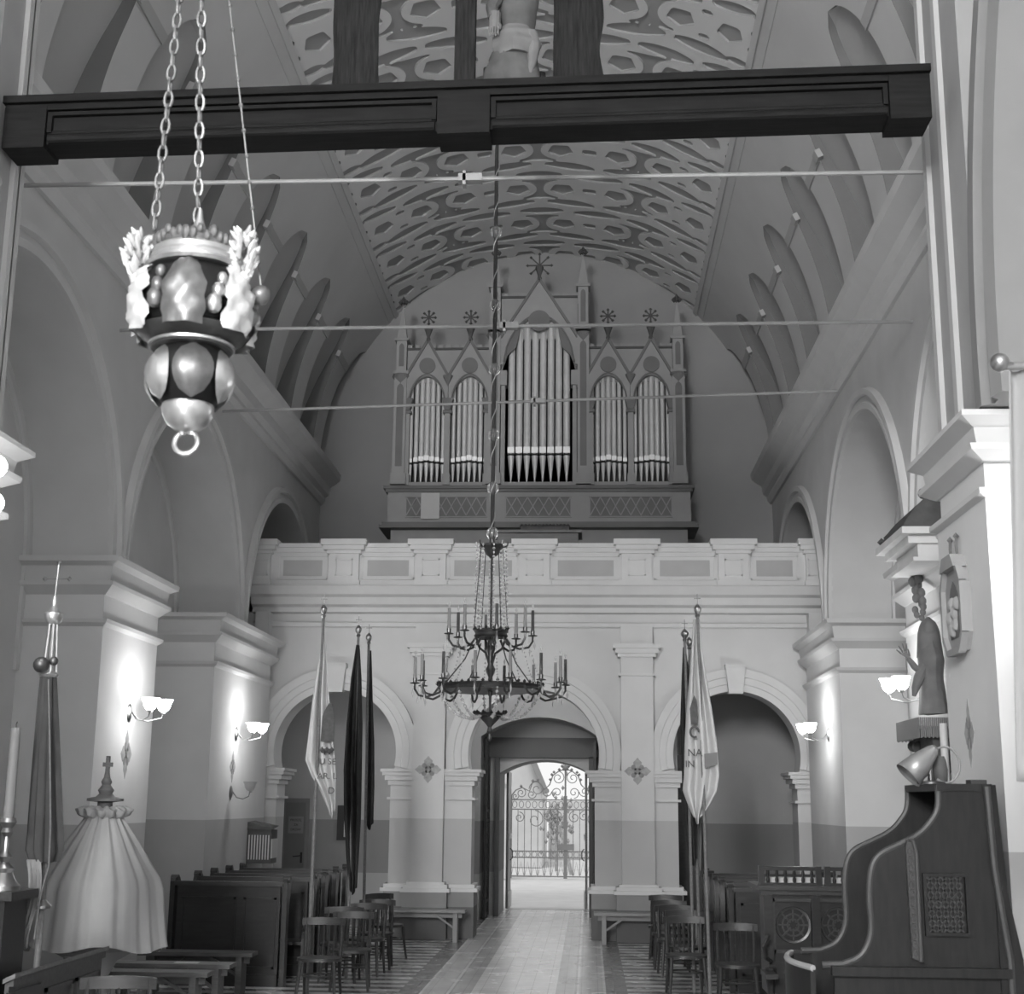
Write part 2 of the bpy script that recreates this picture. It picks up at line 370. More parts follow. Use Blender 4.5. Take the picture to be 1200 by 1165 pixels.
# ---- vault with tongue-shaped lunettes, stucco band along the crown
VA, VBB, VZ = 4.55, 4.86, 8.75
def vp_(th, d=0.0): return (-(VA + d) * cos(th), VZ + (VBB + d) * sin(th))
TIPS = [12.95 + 2.1 * k for k in range(8)]
TH_T, TH_BAND = radians(34), radians(45)
b = B(); ths = [radians(a) for a in np.concatenate([np.linspace(-2, 20, 12), np.linspace(22, 34, 13), [37, 41, 46]])]
for sg in (-1, 1):
    for yc in TIPS:
        rows = []
        for th in ths:
            t = (TH_T - th) / TH_T
            if t > 0:
                w = 0.62 * min(1, sqrt(max(0, 1 - max(0, 1 - t / .36) ** 2))) + 0.06 * t; d = 0.10 + 0.34 * t ** 1.2
            else: w = 0; d = 0
            cols = []
            for (yy, dd) in ((yc - 1.05, 0), (yc - w, 0), (yc - w, d), (yc, d * 1.02), (yc + w, d), (yc + w, 0), (yc + 1.05, 0)):
                X, Z = vp_(th, 0); ex = dd * cos(th); ez = dd * sin(th)
                cols.append((sg * (-X + ex), min(yy, YB + .2), Z + ez * .5))
            rows.append(cols)
        m = 7
        for i in range(len(rows) - 1):
            for k in range(m - 1):
                q = [rows[i][k], rows[i][k + 1], rows[i + 1][k + 1], rows[i + 1][k]]
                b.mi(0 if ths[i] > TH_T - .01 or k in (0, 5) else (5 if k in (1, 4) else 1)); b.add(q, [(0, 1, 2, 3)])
# longitudinal fillets joining the lunettes and the crown-band borders
def fillet(bb, sg, th, w, h, y0, y1):
    X, Z = vp_(th); n_ = Vector((X / VA ** 2, 0, (Z - VZ) / VBB ** 2)).normalized(); t_ = Vector((-n_.z, 0, n_.x))
    c = Vector((X, 0, Z)); q = []
    for (a, e) in ((-1, .02), (1, .02), (1, -h), (-1, -h)): p = c + t_ * (a * w / 2) + n_ * e; q.append((sg * -p.x, p.z))
    bb.add([(x, y, z) for y in (y0, y1) for x, z in q], [(0, 1, 2, 3), (7, 6, 5, 4)] + [(i, (i + 1) % 4, 4 + (i + 1) % 4, 4 + i) for i in range(4)])
b.mi(1)
for sg in (-1, 1):
    b.mi(1)
    for yc in TIPS[:-1]: fillet(b, sg, radians(26.5), .13, .03, yc + .62, yc + 1.5)
    b.mi(1)
    for yc in TIPS: fillet(b, sg, radians(26.5), .12, .06, yc + .46, yc + .64)
    b.mi(2); fillet(b, sg, radians(46), .10, .04, 11.9, YB); fillet(b, sg, radians(43.6), .03, .02, 11.9, YB)
# ribs from the cornice in front of the tongues are part of the painted vault; crown relief by contouring the panel outlines
def recess(s, y):
    """distance-like field, positive inside a sunk panel of the strapwork"""
    P_ = 1.6; a = np.abs(s); yy = y + 0.075 * s * s - 22.8; yl = (yy + P_ / 2) % P_ - P_ / 2
    out = np.full(s.shape, -1.0)
    def put(f):
        nonlocal out; out = np.maximum(out, f)
    for (c, r) in ((.42, .235), (1.46, .235), (2.32, .225), (3.12, .22)):
        dx, dy = a - c, yl
        f = np.full(s.shape, 9.0)
        for k in range(5):
            an = 2 * pi * k / 5 - pi / 2; f = np.minimum(f, r * .86 - (dx * cos(an) + dy * sin(an)))
        put(f)
    def rect(cx, cy, hx, hy): put(np.minimum(hx - np.abs(a - cx), hy - np.abs(yl - cy)))
    RO = .355
    rect(.94, 0, .13, .10); rect(2.72, .30, .09, .06); rect(2.72, -.30, .09, .06)
    d1 = np.hypot(a - 1.46, yl) - RO; d2 = np.hypot(a - 2.32, yl) - RO
    put(np.minimum(np.minimum(np.minimum(d1, d2), .40 - np.abs(yl)), .36 - np.abs(a - 1.89)))
    put(np.minimum(np.minimum(np.hypot(a - .42, yl) - RO, .42 - np.abs(yl)), .34 - a))
    def lens(cx, cy, L, T, tilt):
        Rr = (L * L + T * T) / (2 * T)
        for off in (0, P_, -P_):
            dx, dy = a - cx, yl - cy - off
            x2, y2 = dx * cos(tilt) + dy * sin(tilt), -dx * sin(tilt) + dy * cos(tilt)
            put(np.minimum(np.minimum(Rr - np.hypot(x2, y2 + (Rr - T)), Rr - np.hypot(x2, y2 - (Rr - T))), L * .80 - np.abs(x2)))
    for cx, cy, L, T, tl in ((.58, .60, .58, .15, .12), (1.66, .57, .58, .15, -.14), (2.70, .60, .56, .15, .16), (0, .98, .54, .15, 0), (1.10, 1.0, .60, .15, -.10), (2.16, 1.02, .58, .15, .14), (3.10, .98, .42, .12, -.12), (3.32, .62, .22, .10, 0)):
        lens(cx, cy, L, T, tl)
    for cy in (-.6, -.2, .2, .6):
        dx, dy = 3.64 - a, np.abs(yl - cy); put(np.minimum(np.minimum(dx - .02, .20 - dx), .155 - dy - dx * .55))
    return out
def crown():
    # arc length table
    tt = np.linspace(TH_BAND, pi / 2, 400); xs = VA * np.cos(tt); zs = VZ + VBB * np.sin(tt)
    sl = np.concatenate([[0], np.cumsum(np.hypot(np.diff(xs), np.diff(zs)))]); tot = sl[-1]; sarc = tot - sl   # distance from ridge
    def pos(s, y, d):
        q = abs(s); x = np.interp(tot - q, sl, xs); z = np.interp(tot - q, sl, zs)
        n = Vector((x / VA ** 2, 0, (z - VZ) / VBB ** 2)).normalized()
        return ((x + n.x * d) * (1 if s >= 0 else -1), y, z + n.z * d)
    st = 0.05; ns = int(2 * tot / st) + 1; S = np.linspace(-tot, tot, ns); YY = np.arange(13.0, YB + .15, st)
    SS, YG = np.meshgrid(S, YY, indexing='ij'); F = recess(SS, YG); bb = B(); D = 0.032; cache = {}
    def vert(key, s, y, d):
        if key not in cache: cache[key] = len(bb.v); bb.v.append(pos(s, y, d))
        return cache[key]
    I, J = F.shape
    for i in range(I - 1):
        for j in range(J - 1):
            cs = [(i, j), (i + 1, j), (i + 1, j + 1), (i, j + 1)]; fv = [F[c] for c in cs]; ins = [f > 0 for f in fv]
            if not any(ins):
                bb.f.append(tuple(vert((c, 0), S[c[0]], YY[c[1]], 0) for c in cs)); bb.m.append(0)
            elif all(ins):
                bb.f.append(tuple(vert((c, 1), S[c[0]], YY[c[1]], D) for c in cs)); bb.m.append(1)
            else:
                lo, hi, cr = [], [], []
                for k in range(4):
                    c, d2 = cs[k], cs[(k + 1) % 4]; f0, f1 = fv[k], fv[(k + 1) % 4]
                    (hi if ins[k] else lo).append((c, S[c[0]], YY[c[1]]))
                    if ins[k] != ins[(k + 1) % 4]:
                        t = f0 / (f0 - f1); e = (min(c, d2), max(c, d2)); q = (e, S[c[0]] + t * (S[d2[0]] - S[c[0]]), YY[c[1]] + t * (YY[d2[1]] - YY[c[1]]))
                        lo.append(q); hi.append(q); cr.append(q)
                if len(lo) > 2: bb.f.append(tuple(vert((q[0], 0), q[1], q[2], 0) for q in lo)); bb.m.append(0)
                if len(hi) > 2: bb.f.append(tuple(vert((q[0], 1), q[1], q[2], D) for q in hi)); bb.m.append(1)
                if len(cr) == 2:
                    a, c = cr; bb.f.append((vert((a[0], 0), a[1], a[2], 0), vert((c[0], 0), c[1], c[2], 0), vert((c[0], 1), c[1], c[2], D), vert((a[0], 1), a[1], a[2], D))); bb.m.append(1)
    return bb
cb = crown()
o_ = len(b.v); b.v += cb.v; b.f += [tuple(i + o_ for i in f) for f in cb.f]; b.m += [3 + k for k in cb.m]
# outer shell that keeps daylight out above the vault
b.mi(0); sh = [(-(VA + .9) * cos(a), VZ + (VBB + .6) * sin(a)) for a in np.linspace(0, pi, 25)]
b.add([(x, y, z) for y in (9.0, YB + .3) for x, z in sh], [(i, i + 1, 26 + i, 25 + i) for i in range(24)])
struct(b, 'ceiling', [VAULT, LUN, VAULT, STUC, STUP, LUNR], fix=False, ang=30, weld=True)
b = B()
for sg in (-1, 1): b.box(min(sg * 4.3, sg * 5.7), max(sg * 4.3, sg * 5.7), 9.0, YB, 8.86, 8.92)
struct(b, 'trim_9', VAULT)
# choir shell around the camera
b = B()
for sg in (-1, 1): b.box(min(sg * 4.5, sg * 4.7), max(sg * 4.5, sg * 4.7), -16, 9.3, -.1, 14)
b.box(-4.7, 4.7, -16, 9.3, 14, 14.2); b.box(-4.7, 4.7, -16.2, -16, -.1, 14.2)
struct(b, 'wall_choir', PLAST)

# ---- back wall with the doorway, upper part behind the organ
b = B(); YD = 27.75; Fb = front(YB)
def wall_with_door(bb, u0, u1, v1, du0, du1, dz, rise, w0, w1):
    """wall slab between w0 and w1 with a segmental headed door"""
    Pq = front(YB); bb.mbox(Pq, u0, du0, -.05, v1, w0, w1); bb.mbox(Pq, du1, u1, -.05, v1, w0, w1)
    n = 14; half = (du1 - du0) / 2; cx = (du0 + du1) / 2; Rr = (half * half + rise * rise) / (2 * rise)
    pts = [(cx + half * t, dz + sqrt(Rr * Rr - (half * t) ** 2) - (Rr - rise)) for t in np.linspace(-1, 1, n + 1)]
    for i in range(n):
        p, q = pts[i], pts[i + 1]; vs = [Pq(p[0], p[1], w0), Pq(q[0], q[1], w0), Pq(q[0], v1, w0), Pq(p[0], v1, w0), Pq(p[0], p[1], w1), Pq(q[0], q[1], w1), Pq(q[0], v1, w1), Pq(p[0], v1, w1)]
        bb.add(vs, [(0, 1, 2, 3), (4, 7, 6, 5), (0, 4, 5, 1), (3, 2, 6, 7)])
wall_with_door(b, -5.7, 5.7, 5.35, -1.22, 1.10, 3.48, .38, 0, -1.0)
wall_with_door(b, -2.2, 2.2, 5.35, -.90, .92, 2.80, .26, -1.0, -2.65)
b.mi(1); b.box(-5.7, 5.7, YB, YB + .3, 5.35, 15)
b.mi(0); b.box(2.28, 2.44, 24.64, YB - .01, 0, 5.4)  # unseen partition added to keep light out of the side bay
struct(b, 'wall_back', [PLASTN, BACKW])
# gallery floor, entrance screen
struct(B().box(-5.52, 5.52, 24.0, YB, 5.45, 5.72), 'gallery_floor', PLASTN)
S = front(24.0); b = B(); HT = 5.62
holes = [(-3.46, 1.07, 3.03, .98), (-.04, 1.13, 3.0, 1.04), (3.40, 1.08, 3.03, 1.0)]
us = [-5.52]
for c, r, z, j in holes: us += [c - r, c + r]
us.append(5.52)
DP = .62
for i in range(0, len(us), 2): b.mbox(S, us[i], us[i + 1], 2.72, HT, -DP, 0)
for c, r, z, j in holes:
    n = 36; a0 = math.asin((2.72 - z) / r); angs = np.concatenate([np.linspace(a0, 0, 5), np.linspace(0, pi, 33)[1:], np.linspace(pi, pi - a0, 5)[1:]]); n = len(angs) - 1
    for k in range(n):
        p, q = (c + r * cos(angs[k]), z + r * sin(angs[k])), (c + r * cos(angs[k + 1]), z + r * sin(angs[k + 1]))
        under = sin((angs[k] + angs[k + 1]) / 2) < 0; sx = c + (r if p[0] > c else -r)
        for w in (0, -DP):
            if under: b.add([S(p[0], p[1], w), S(sx, p[1], w), S(sx, q[1], w), S(q[0], q[1], w)], [(0, 1, 2, 3)])
            else: b.add([S(p[0], p[1], w), S(q[0], q[1], w), S(q[0], HT, w), S(p[0], HT, w)], [(0, 1, 2, 3)])
        b.add([S(p[0], p[1], 0), S(q[0], q[1], 0), S(q[0], q[1], -DP), S(p[0], p[1], -DP)], [(0, 1, 2, 3)])
# lower wall pieces under the imposts
low = [(-5.52, holes[0][0] - holes[0][3]), (holes[0][0] + holes[0][3], holes[1][0] - holes[1][3]), (holes[1][0] + holes[1][3], holes[2][0] - holes[2][3]), (holes[2][0] + holes[2][3], 5.52)]
for u0, u1 in low: b.mbox(S, u0, u1, -.05, 2.72, -DP, .03)
struct(b, 'wall_entrance', SCREEN, fix=False, weld=True)
b = B()
for (c, r, z, j), rw in zip(holes, (.36, .36, .36)):
    a0 = math.asin((2.76 - z) / (r + .2))
    b.arcsweep(S, c, z, [(r - .01, -.05), (r - .01, .06), (r + .10, .07), (r + .115, .09), (r + .22, .10), (r + .235, .12), (r + rw - .06, .13), (r + rw, .14), (r + rw, 0)], a0, pi - a0, 48)
for u0, u1 in low:                                   # imposts with neckings
    for v0, v1, g in ((2.24, 2.28, .05), (2.48, 2.56, .04), (2.56, 2.64, .09), (2.64, 2.70, .13), (2.70, 2.75, .16)): b.mbox(S, max(u0 - g, -5.5), min(u1 + g, 5.5), v0, v1, -DP - g, .03 + g)
PIL = [(-2.09, -1.55), (1.45, 2.0)]
for u0, u1 in PIL:
    for v0, v1, g in ((4.34, 4.38, .04), (4.66, 4.72, .05), (4.72, 4.80, .09), (4.80, 4.88, .13)): b.mbox(S, u0 - g, u1 + g, v0, v1, 0, .22 + g)
    for v0, v1, g in ((.74, .80, .14), (.80, .86, .10), (.86, .90, .05)): b.mbox(S, u0 - g, u1 + g, v0, v1, 0, .22 + g)
for u0, u1 in low[1:3]:
    for v0, v1, g in ((.74, .80, .12), (.80, .86, .07)): b.mbox(S, u0 - g, u1 + g, v0, v1, -DP, .03 + g)
for u0, u1 in ((-5.0, 4.95),):                        # entablature
    b.extr(S, [(5.18, .02), (5.20, .05), (5.26, .05), (5.28, .02)], u0, u1)
    b.extr(S, [(5.42, 0), (5.44, .10), (5.52, .12), (5.56, .22), (5.68, .26), (5.72, .34), (5.86, .38), (5.88, .40), (5.88, -.3), (5.42, -.3)], u0, u1)
for sg in (-1, 1): b.mbox(S, min(sg * 4.66, sg * 4.9), max(sg * 4.66, sg * 4.9), 4.88, 5.42, 0, .28)
struct(b, 'trim_7', TRIM, ang=20)
b = B()
for u0, u1 in PIL: b.mbox(S, u0, u1, .9, 5.20, 0, .22)
struct(b, 'trim_10', SCREEN)
b = B()
for u0, u1 in PIL: b.mbox(S, u0 - .10, u1 + .10, -.05, .74, 0, .40)
for u0, u1 in low[1:3]: b.mbox(S, u0 - .06, u1 + .06, -.05, .74, -DP, .16)
struct(b, 'baseboard_screen', PLINTH)
# keystones above the side arches
for c, r, z in ((-3.46, 1.07, 3.03), (3.40, 1.08, 3.03)):
    b = B(); b.prism(S, [(c - .12, z + r - .06), (c + .12, z + r - .06), (c + .17, z + r + .42), (c - .17, z + r + .42)], 0, .22)
    for k in range(3): b.mbox(S, c - .17, c + .17, z + r + .38 + .02 * k, z + r + .40 + .02 * k, 0, .23 + .015 * k)
    struct(b, 'trim_11' if c < 0 else 'trim_12', TRIM)
# gallery parapet
b = B(); G = front(23.78)
b.mbox(G, -5.0, 4.98, 5.86, 6.62, -.3, 0); b.mbox(G, -5.0, 4.98, 6.48, 6.56, -.34, .04); b.mbox(G, -5.0, 4.98, 6.56, 6.63, -.38, .08)
b.mbox(G, -5.0, 4.98, 5.86, 5.98, -.34, .05)
pcx = [-4.86, -3.37, -1.84, -.03, 1.74, 3.40, 4.82]
for i, c in enumerate(pcx):
    h = .26 if 0 < i < 6 else .18
    b.mbox(G, c - h, c + h, 5.86, 6.62, -.3, .10); b.mbox(G, c - h - .03, c + h + .03, 5.86, 5.97, -.3, .13)
    for v0, v1, g in ((6.44, 6.50, .04), (6.50, 6.58, .10), (6.58, 6.68, .14)): b.mbox(G, c - h - g, c + h + g, v0, v1, -.4, .10 + g)
    # framed field of each pier
    for a0, a1, z0, z1 in ((c - .15, c + .15, 6.32, 6.35), (c - .15, c + .15, 6.05, 6.08), (c - .15, c - .13, 6.05, 6.35), (c + .13, c + .15, 6.05, 6.35)): b.mbox(G, a0, a1, z0, z1, .09, .118)
b.mi(1)
for i in range(6):
    u0, u1 = pcx[i] + .40, pcx[i + 1] - .40
    b.mbox(G, u0, u1, 6.06, 6.34, -.02, .004); b.mi(0)
    for a0, a1, z0, z1 in ((u0 - .1, u1 + .1, 6.40, 6.43), (u0 - .1, u1 + .1, 5.99, 6.02), (u0 - .1, u0 - .07, 6.0, 6.42), (u1 + .07, u1 + .1, 6.0, 6.42)): b.mbox(G, a0, a1, z0, z1, 0, .02)
    b.mi(1)
struct(b, 'parapet_wall', [PARA, PARP])
# tie rods across the nave: long iron bars, each with its coupling
def tie_rod(Y, x0, x1, z0, z1, xc, label, pend=True):
    t = thing('tie_rod', label, 'tie rod', (xc, Y, z0), 'iron tie rods across the nave')
    B().cyl((x0, Y, z0), (x1, Y, z1), .022, n=8).build('rod', ROD, t)
    zc = z0 + (z1 - z0) * (xc - x0) / (x1 - x0)
    c = B(); c.box(xc - .10, xc + .12, Y - .05, Y + .05, zc - .035, zc + .035); c.box(xc - .06, xc - .03, Y - .05, Y + .05, zc - .075, zc + .06)
    c.build('coupling', ROD, t)
tie_rod(11.8, -4.55, 4.55, 7.83, 7.83, -.19, 'iron tie rod nearest the dark rood beam, coupling left of the chain')
tie_rod(15.2, -4.6, 4.6, 7.59, 7.61, -.02, 'pale iron tie rod crossing in front of the organ gable')
tie_rod(19.8, -4.6, 4.6, 7.92, 8.18, .15, 'lowest pale iron tie rod crossing the organ pipes, slightly slanted')
# ================================================================ ORGAN
ox, OY = -.06, 26.0
organ = thing('pipe_organ', 'tall gothic pipe organ with gabled grey case on the gallery', 'organ', (ox, OY, 5.72))
F0 = front(OY)
def oP(u, v, w): return (ox + u, OY - w, v)
case = B()
case.mbox(oP, -2.86, 2.86, 5.72, 7.36, -1.1, -.12)
case.mbox(oP, -2.92, 2.92, 7.40, 8.16, -1.1, 0)
case.mbox(oP, -2.86, 2.86, 8.16, 8.26, -1.1, .02)
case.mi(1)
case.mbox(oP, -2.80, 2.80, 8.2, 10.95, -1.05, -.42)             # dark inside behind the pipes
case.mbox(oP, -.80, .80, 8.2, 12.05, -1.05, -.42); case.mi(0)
case.build('case', [ORG, ORGK], organ)
cn = B()
for v0, v1, g in ((7.34, 7.40, .14), (7.40, 7.46, .09), (8.06, 8.12, .04), (8.12, 8.18, .08)): cn.mbox(oP, -2.92 - g, 2.92 + g, v0, v1, -1.1, g)
cn.build('cornice', ORGD, organ)
for k in range(5):
    u = -2.35 + k * .62 if k < 3 else 1.45 + (k - 3) * .62
    B().mbox(oP, u - .22, u + .22, 5.95, 6.95, -.13, -.10).build('base_panel', ORGK, organ)
def frieze(u0, u1):
    b = B(); b.mbox(oP, u0, u1, 7.58, 7.98, -.01, .006); b.mi(1); n = int((u1 - u0) / .18)
    for k in range(n):
        a = u0 + (u1 - u0) * k / n; c = u0 + (u1 - u0) * (k + 1) / n
        b.bar(oP(a, 7.6, .012), oP(c, 7.96, .012), .02, .018, (0, 1, 0)); b.bar(oP(a, 7.96, .012), oP(c, 7.6, .012), .02, .018, (0, 1, 0))
    for z in (7.57, 7.97): b.mbox(oP, u0 - .02, u1 + .02, z - .012, z + .012, 0, .03)
    b.build('frieze_panel', [ORGD, ORG], organ)
frieze(-2.55, -1.0); frieze(-.62, .62); frieze(1.0, 2.55)
def lancet(u0, u1, z0, z1):
    c = (u0 + u1) / 2; h = (u1 - u0) / 2
    return [(u0, z0), (u1, z0), (u1, z1 - h * 1.5), (c + h * .75, z1 - h * .7), (c, z1), (c - h * .75, z1 - h * .7), (u0, z1 - h * 1.5)]
def post(u, w, z0, ztop, name='post', spire=0.0, cap=None):
    b = B(); b.mbox(oP, u - w, u + w, z0, ztop, -.4, .10); b.mbox(oP, u - w - .03, u + w + .03, z0, z0 + .22, -.4, .13)
    b.mi(1); b.prism(oP, lancet(u - w * .55, u + w * .55, z0 + .36, ztop - .12), .10, .106); b.mi(0)
    p = b.build(name, [ORG, ORGD], organ)
    if cap:
        c = B(); c.lathe([(.75, 0), (.8, .04), (.72, .08), (.9, .16), (1.15, .24), (1.35, .30), (1.4, .34), (1.3, .36)], (0, 0, 0), 8)
        c.v = [(ox + u + x * w, OY - .0 + y * w * .8 - .02, cap - .30 + z * .9) for x, y, z in c.v]
        for k in range(10):
            a = pi + pi * k / 9; c.octa((ox + u + w * 1.25 * cos(a), OY + w * 1.0 * sin(a), cap - .02), .035, .05)
        c.build('capital', ORGD, p)
    return p
for s in (-1, 1):
    post(s * 2.72, .12, 8.2, 10.36, cap=10.42)
    post(s * .87, .115, 8.2, 11.22, cap=11.26)
    # pinnacles
    for (u, w, z0, z1, zt) in ((s * 2.72, .10, 10.44, 11.18, 11.95), (s * .87, .10, 11.34, 12.28, 12.98)):
        b = B(); b.mbox(oP, u - w, u + w, z0, z1, -.2, .06); b.mbox(oP, u - w - .05, u + w + .05, z0, z0 + .06, -.25, .11); b.mbox(oP, u - w - .04, u + w + .04, z1 - .05, z1, -.24, .10)
        q = [oP(u - w, z1, .06), oP(u + w, z1, .06), oP(u + w, z1, -.14), oP(u - w, z1, -.14), oP(u, zt, -.04)]
        b.add(q, [(0, 1, 4), (1, 2, 4), (2, 3, 4), (3, 0, 4)]); b.mi(1); b.prism(oP, lancet(u - .05, u + .05, z0 + .16, z1 - .1), .06, .066); b.mi(0)
        p = b.build('pinnacle', [ORG, ORGD], organ)
        c = B()
        for k in range(8): a = 2 * pi * k / 8; c.octa((ox + u + .07 * cos(a), OY + .04 + .07 * sin(a), zt + .02), .035, .05)
        c.octa(oP(u, zt + .07, -.04), .05, .08); c.build('finial', ORGK, p)
# arched and gabled fronts
def gable(c, hw, zs, za, zg, zb, ring):
    """pointed arch (spring zs, apex za) cut from a plate with gable apex zg, gable foot zb"""
    n = 12; b = B(); ah = hw - .05
    def arch(t): return zs + (za - zs) * (1 - abs(t) ** 1.9) ** .62
    top = lambda u: zb + (zg - zb) * (1 - abs(u) / hw)
    ts = np.linspace(-1, 1, 2 * n + 1)
    for i in range(2 * n):
        u0, u1 = ah * ts[i], ah * ts[i + 1]; z0, z1 = arch(ts[i]), arch(ts[i + 1])
        vs = [oP(c + u0, z0, .05), oP(c + u1, z1, .05), oP(c + u1, max(top(u1), z1 + .01), .05), oP(c + u0, max(top(u0), z0 + .01), .05),
              oP(c + u0, z0, -.06), oP(c + u1, z1, -.06), oP(c + u1, max(top(u1), z1 + .01), -.06), oP(c + u0, max(top(u0), z0 + .01), -.06)]
        b.add(vs, [(0, 1, 2, 3), (4, 7, 6, 5), (0, 4, 5, 1), (3, 2, 6, 7)])
    for s in (-1, 1): b.mbox(oP, c + s * (hw - .025) - .026, c + s * (hw - .025) + .026, zs - .02, zb + .02, -.06, .05)
    g = b.build('gable', ORG, organ)
    m = B()
    for s in (-1, 1): m.bar(oP(c + s * hw, zb, .05), oP(c, zg, .05), .05, .09, (0, 1, 0))
    m.tube([oP(c + ah * t * .98, arch(t) + .03, .06) for t in ts], .018, 6)
    m.lathe([(.135, -.02), (.16, -.02), (.16, .02), (.135, .02)], (0, 0, 0), 24); k = len(m.v) - 96
    m.v[k:] = [oP(c + x * ring, zb + (zg - zb) * .28 + y * ring, .06 + z) for x, y, z in m.v[k:]]
    for a in (90, 210, 330): m.cyl(oP(c + .06 * ring * cos(radians(a)), zb + (zg - zb) * .28 + .06 * ring * sin(radians(a)), .045), oP(c + .06 * ring * cos(radians(a)), zb + (zg - zb) * .28 + .06 * ring * sin(radians(a)), .056), .062 * ring, n=14)
    m.build('moulding', ORGD, g)
    f = B(); f.lathe([(.03, 0), (.045, .05), (.03, .10), (.06, .20), (.085, .26), (.08, .30)], oP(c, zg - .02, 0), 8)
    zz = zg + .62 if ring < 1.3 else zg + .55; f.cyl(oP(c, zg + .25, 0), oP(c, zz, 0), .018, n=6)
    rr = .13 if ring < 1.3 else .24
    for k in range(8):
        a = pi * k / 4; f.bar(oP(c, zz - rr, 0), oP(c + rr * cos(a), zz - rr + rr * sin(a), 0), .022, .022, (0, 1, 0)); f.octa(oP(c + rr * cos(a), zz - rr + rr * sin(a), 0), .035, .035)
    f.build('finial', ORGK, g)
for s in (-1, 1):
    for c in (1.36, 2.20): gable(s * c, .415, 9.86, 10.40, 11.14, 10.40, 1.0)
    b = B(); b.mbox(oP, min(s * .98, s * 2.62), max(s * .98, s * 2.62), 10.3, 11.0, -.2, -.10); b.mi(1); b.mbox(oP, min(s * .98, s * 2.62), max(s * .98, s * 2.62), 10.98, 11.02, -.22, -.06); b.mi(0)
    for k in range(11): u = s * (1.03 + k * .155); b.mbox(oP, u - .05, u + .05, 11.02, 11.10, -.18, -.12)
    b.build('cresting', [ORG, ORGK], organ)
    # slim colonnettes between the pipe fields
    for u, w in ((1.79, .055), (2.57, .04), (1.02, .04)):
        b = B(); b.mbox(oP, s * u - w, s * u + w, 8.2, 9.7, -.2, .03); b.mbox(oP, s * u - w - .02, s * u + w + .02, 8.2, 8.42, -.2, .06)
        p = b.build('colonnette', ORG, organ); c = B(); c.mbox(oP, s * u - w - .03, s * u + w + .03, 9.64, 9.70, -.2, .07)
        c.prism(oP, [(s * u - w, 9.70), (s * u + w, 9.70), (s * u + w + .06, 9.94), (s * u - w - .06, 9.94)], -.15, .09); c.build('capital', ORGD, p)
    b = B(); b.lathe([(.0, -.10), (.05, 0), (.09, .08), (.10, .12)], oP(s * 1.79, 10.28, .06), 8); b.build('pendant', ORGD, organ)
gable(0, .76, 10.65, 11.62, 12.40, 11.18, 1.35)
for s in (-1, 1):                                           # trefoil steps beside the central arch
    b = B(); b.prism(oP, [(s * .74, 10.4), (s * .74, 11.3), (s * .34, 11.62), (s * .40, 11.2), (s * .46, 10.98), (s * .62, 10.82), (s * .69, 10.62)], -.02, .03); b.build('spandrel', ORGD, organ)
    b = B(); b.mbox(oP, s * .70 - .04, s * .70 + .04, 8.2, 10.2, -.2, .03); b.mbox(oP, s * .70 - .07, s * .70 + .07, 10.2, 10.5, -.2, .07); b.build('colonnette', ORG, organ)
b = B(); b.mbox(oP, -.76, .76, 11.2, 12.08, -.24, -.12); b.mi(1); b.mbox(oP, -.76, .76, 12.06, 12.10, -.25, -.08); b.mi(0)
for k in range(9): u = -.68 + k * .17; b.mbox(oP, u - .05, u + .05, 12.10, 12.18, -.2, -.14)
b.build('cresting', [ORG, ORGK], organ)
def pipe(u, r, zf, zm, zt):
    b = B(); c = oP(u, 0, -.14)
    b.lathe([(.010, zf), (.014, zf + .03), (r * .98, zm - .03), (r, zm - .02)], (c[0], c[1], 0), 12)
    b.mi(2); b.box(c[0] - r * .82, c[0] + r * .82, c[1] - r * .9, c[1], zm - .02, zm + .025); b.mi(0)
    b.lathe([(r, zm + .02), (r, zt), (r * .8, zt)], (c[0], c[1], 0), 14)
    b.mi(1); b.box(c[0] - r * .95, c[0] + r * .95, c[1] - r * 1.06, c[1] - r * .3, zm + .03, zm + .03 + r * 1.8); b.mi(0)
    b.build('organ_pipe', [PIPE, PIPEL, BLACKC], organ)
for s in (-1, 1):
    for c in (1.36, 2.20):
        for k in range(7):
            d = k - 3; r = (.054, .049, .045, .040)[abs(d)]; pipe(s * c + d * .106, r, 8.24, 8.66 + .012 * (3 - abs(d)), (10.5, 10.45, 10.36, 10.22)[abs(d)])
for k in range(8):
    d = k - 3.5; pipe(d * .155, .068, 8.26, 8.83, (11.75, 11.65, 11.4, 11.1)[int(abs(d))])
tag(B().box(ox - 2.26, ox - 1.90, OY - .075, OY - .06, 7.52, 8.03).build('paper_sheet', PAPER), 'blank pale paper sheet fixed to the lattice frieze of the organ', 'paper')
t = thing('organ_console', 'low dark organ console standing behind the gallery parapet', 'organ console', (-.02, 24.9, 5.72))
B().box(-.75, .72, 24.6, 25.2, 5.72, 6.98).build('console_body', WDARK, t); B().box(-.82, .79, 24.52, 25.25, 6.98, 7.03).build('console_lid', WDARK, t)
b = B(); b.box(-.35, .55, 24.95, 25.05, 7.03, 7.18)
for k in range(14): b.octa((-.32 + k * .065, 25.0, 7.19), .05, .05)
b.build('carved_crest', ALTD, t)

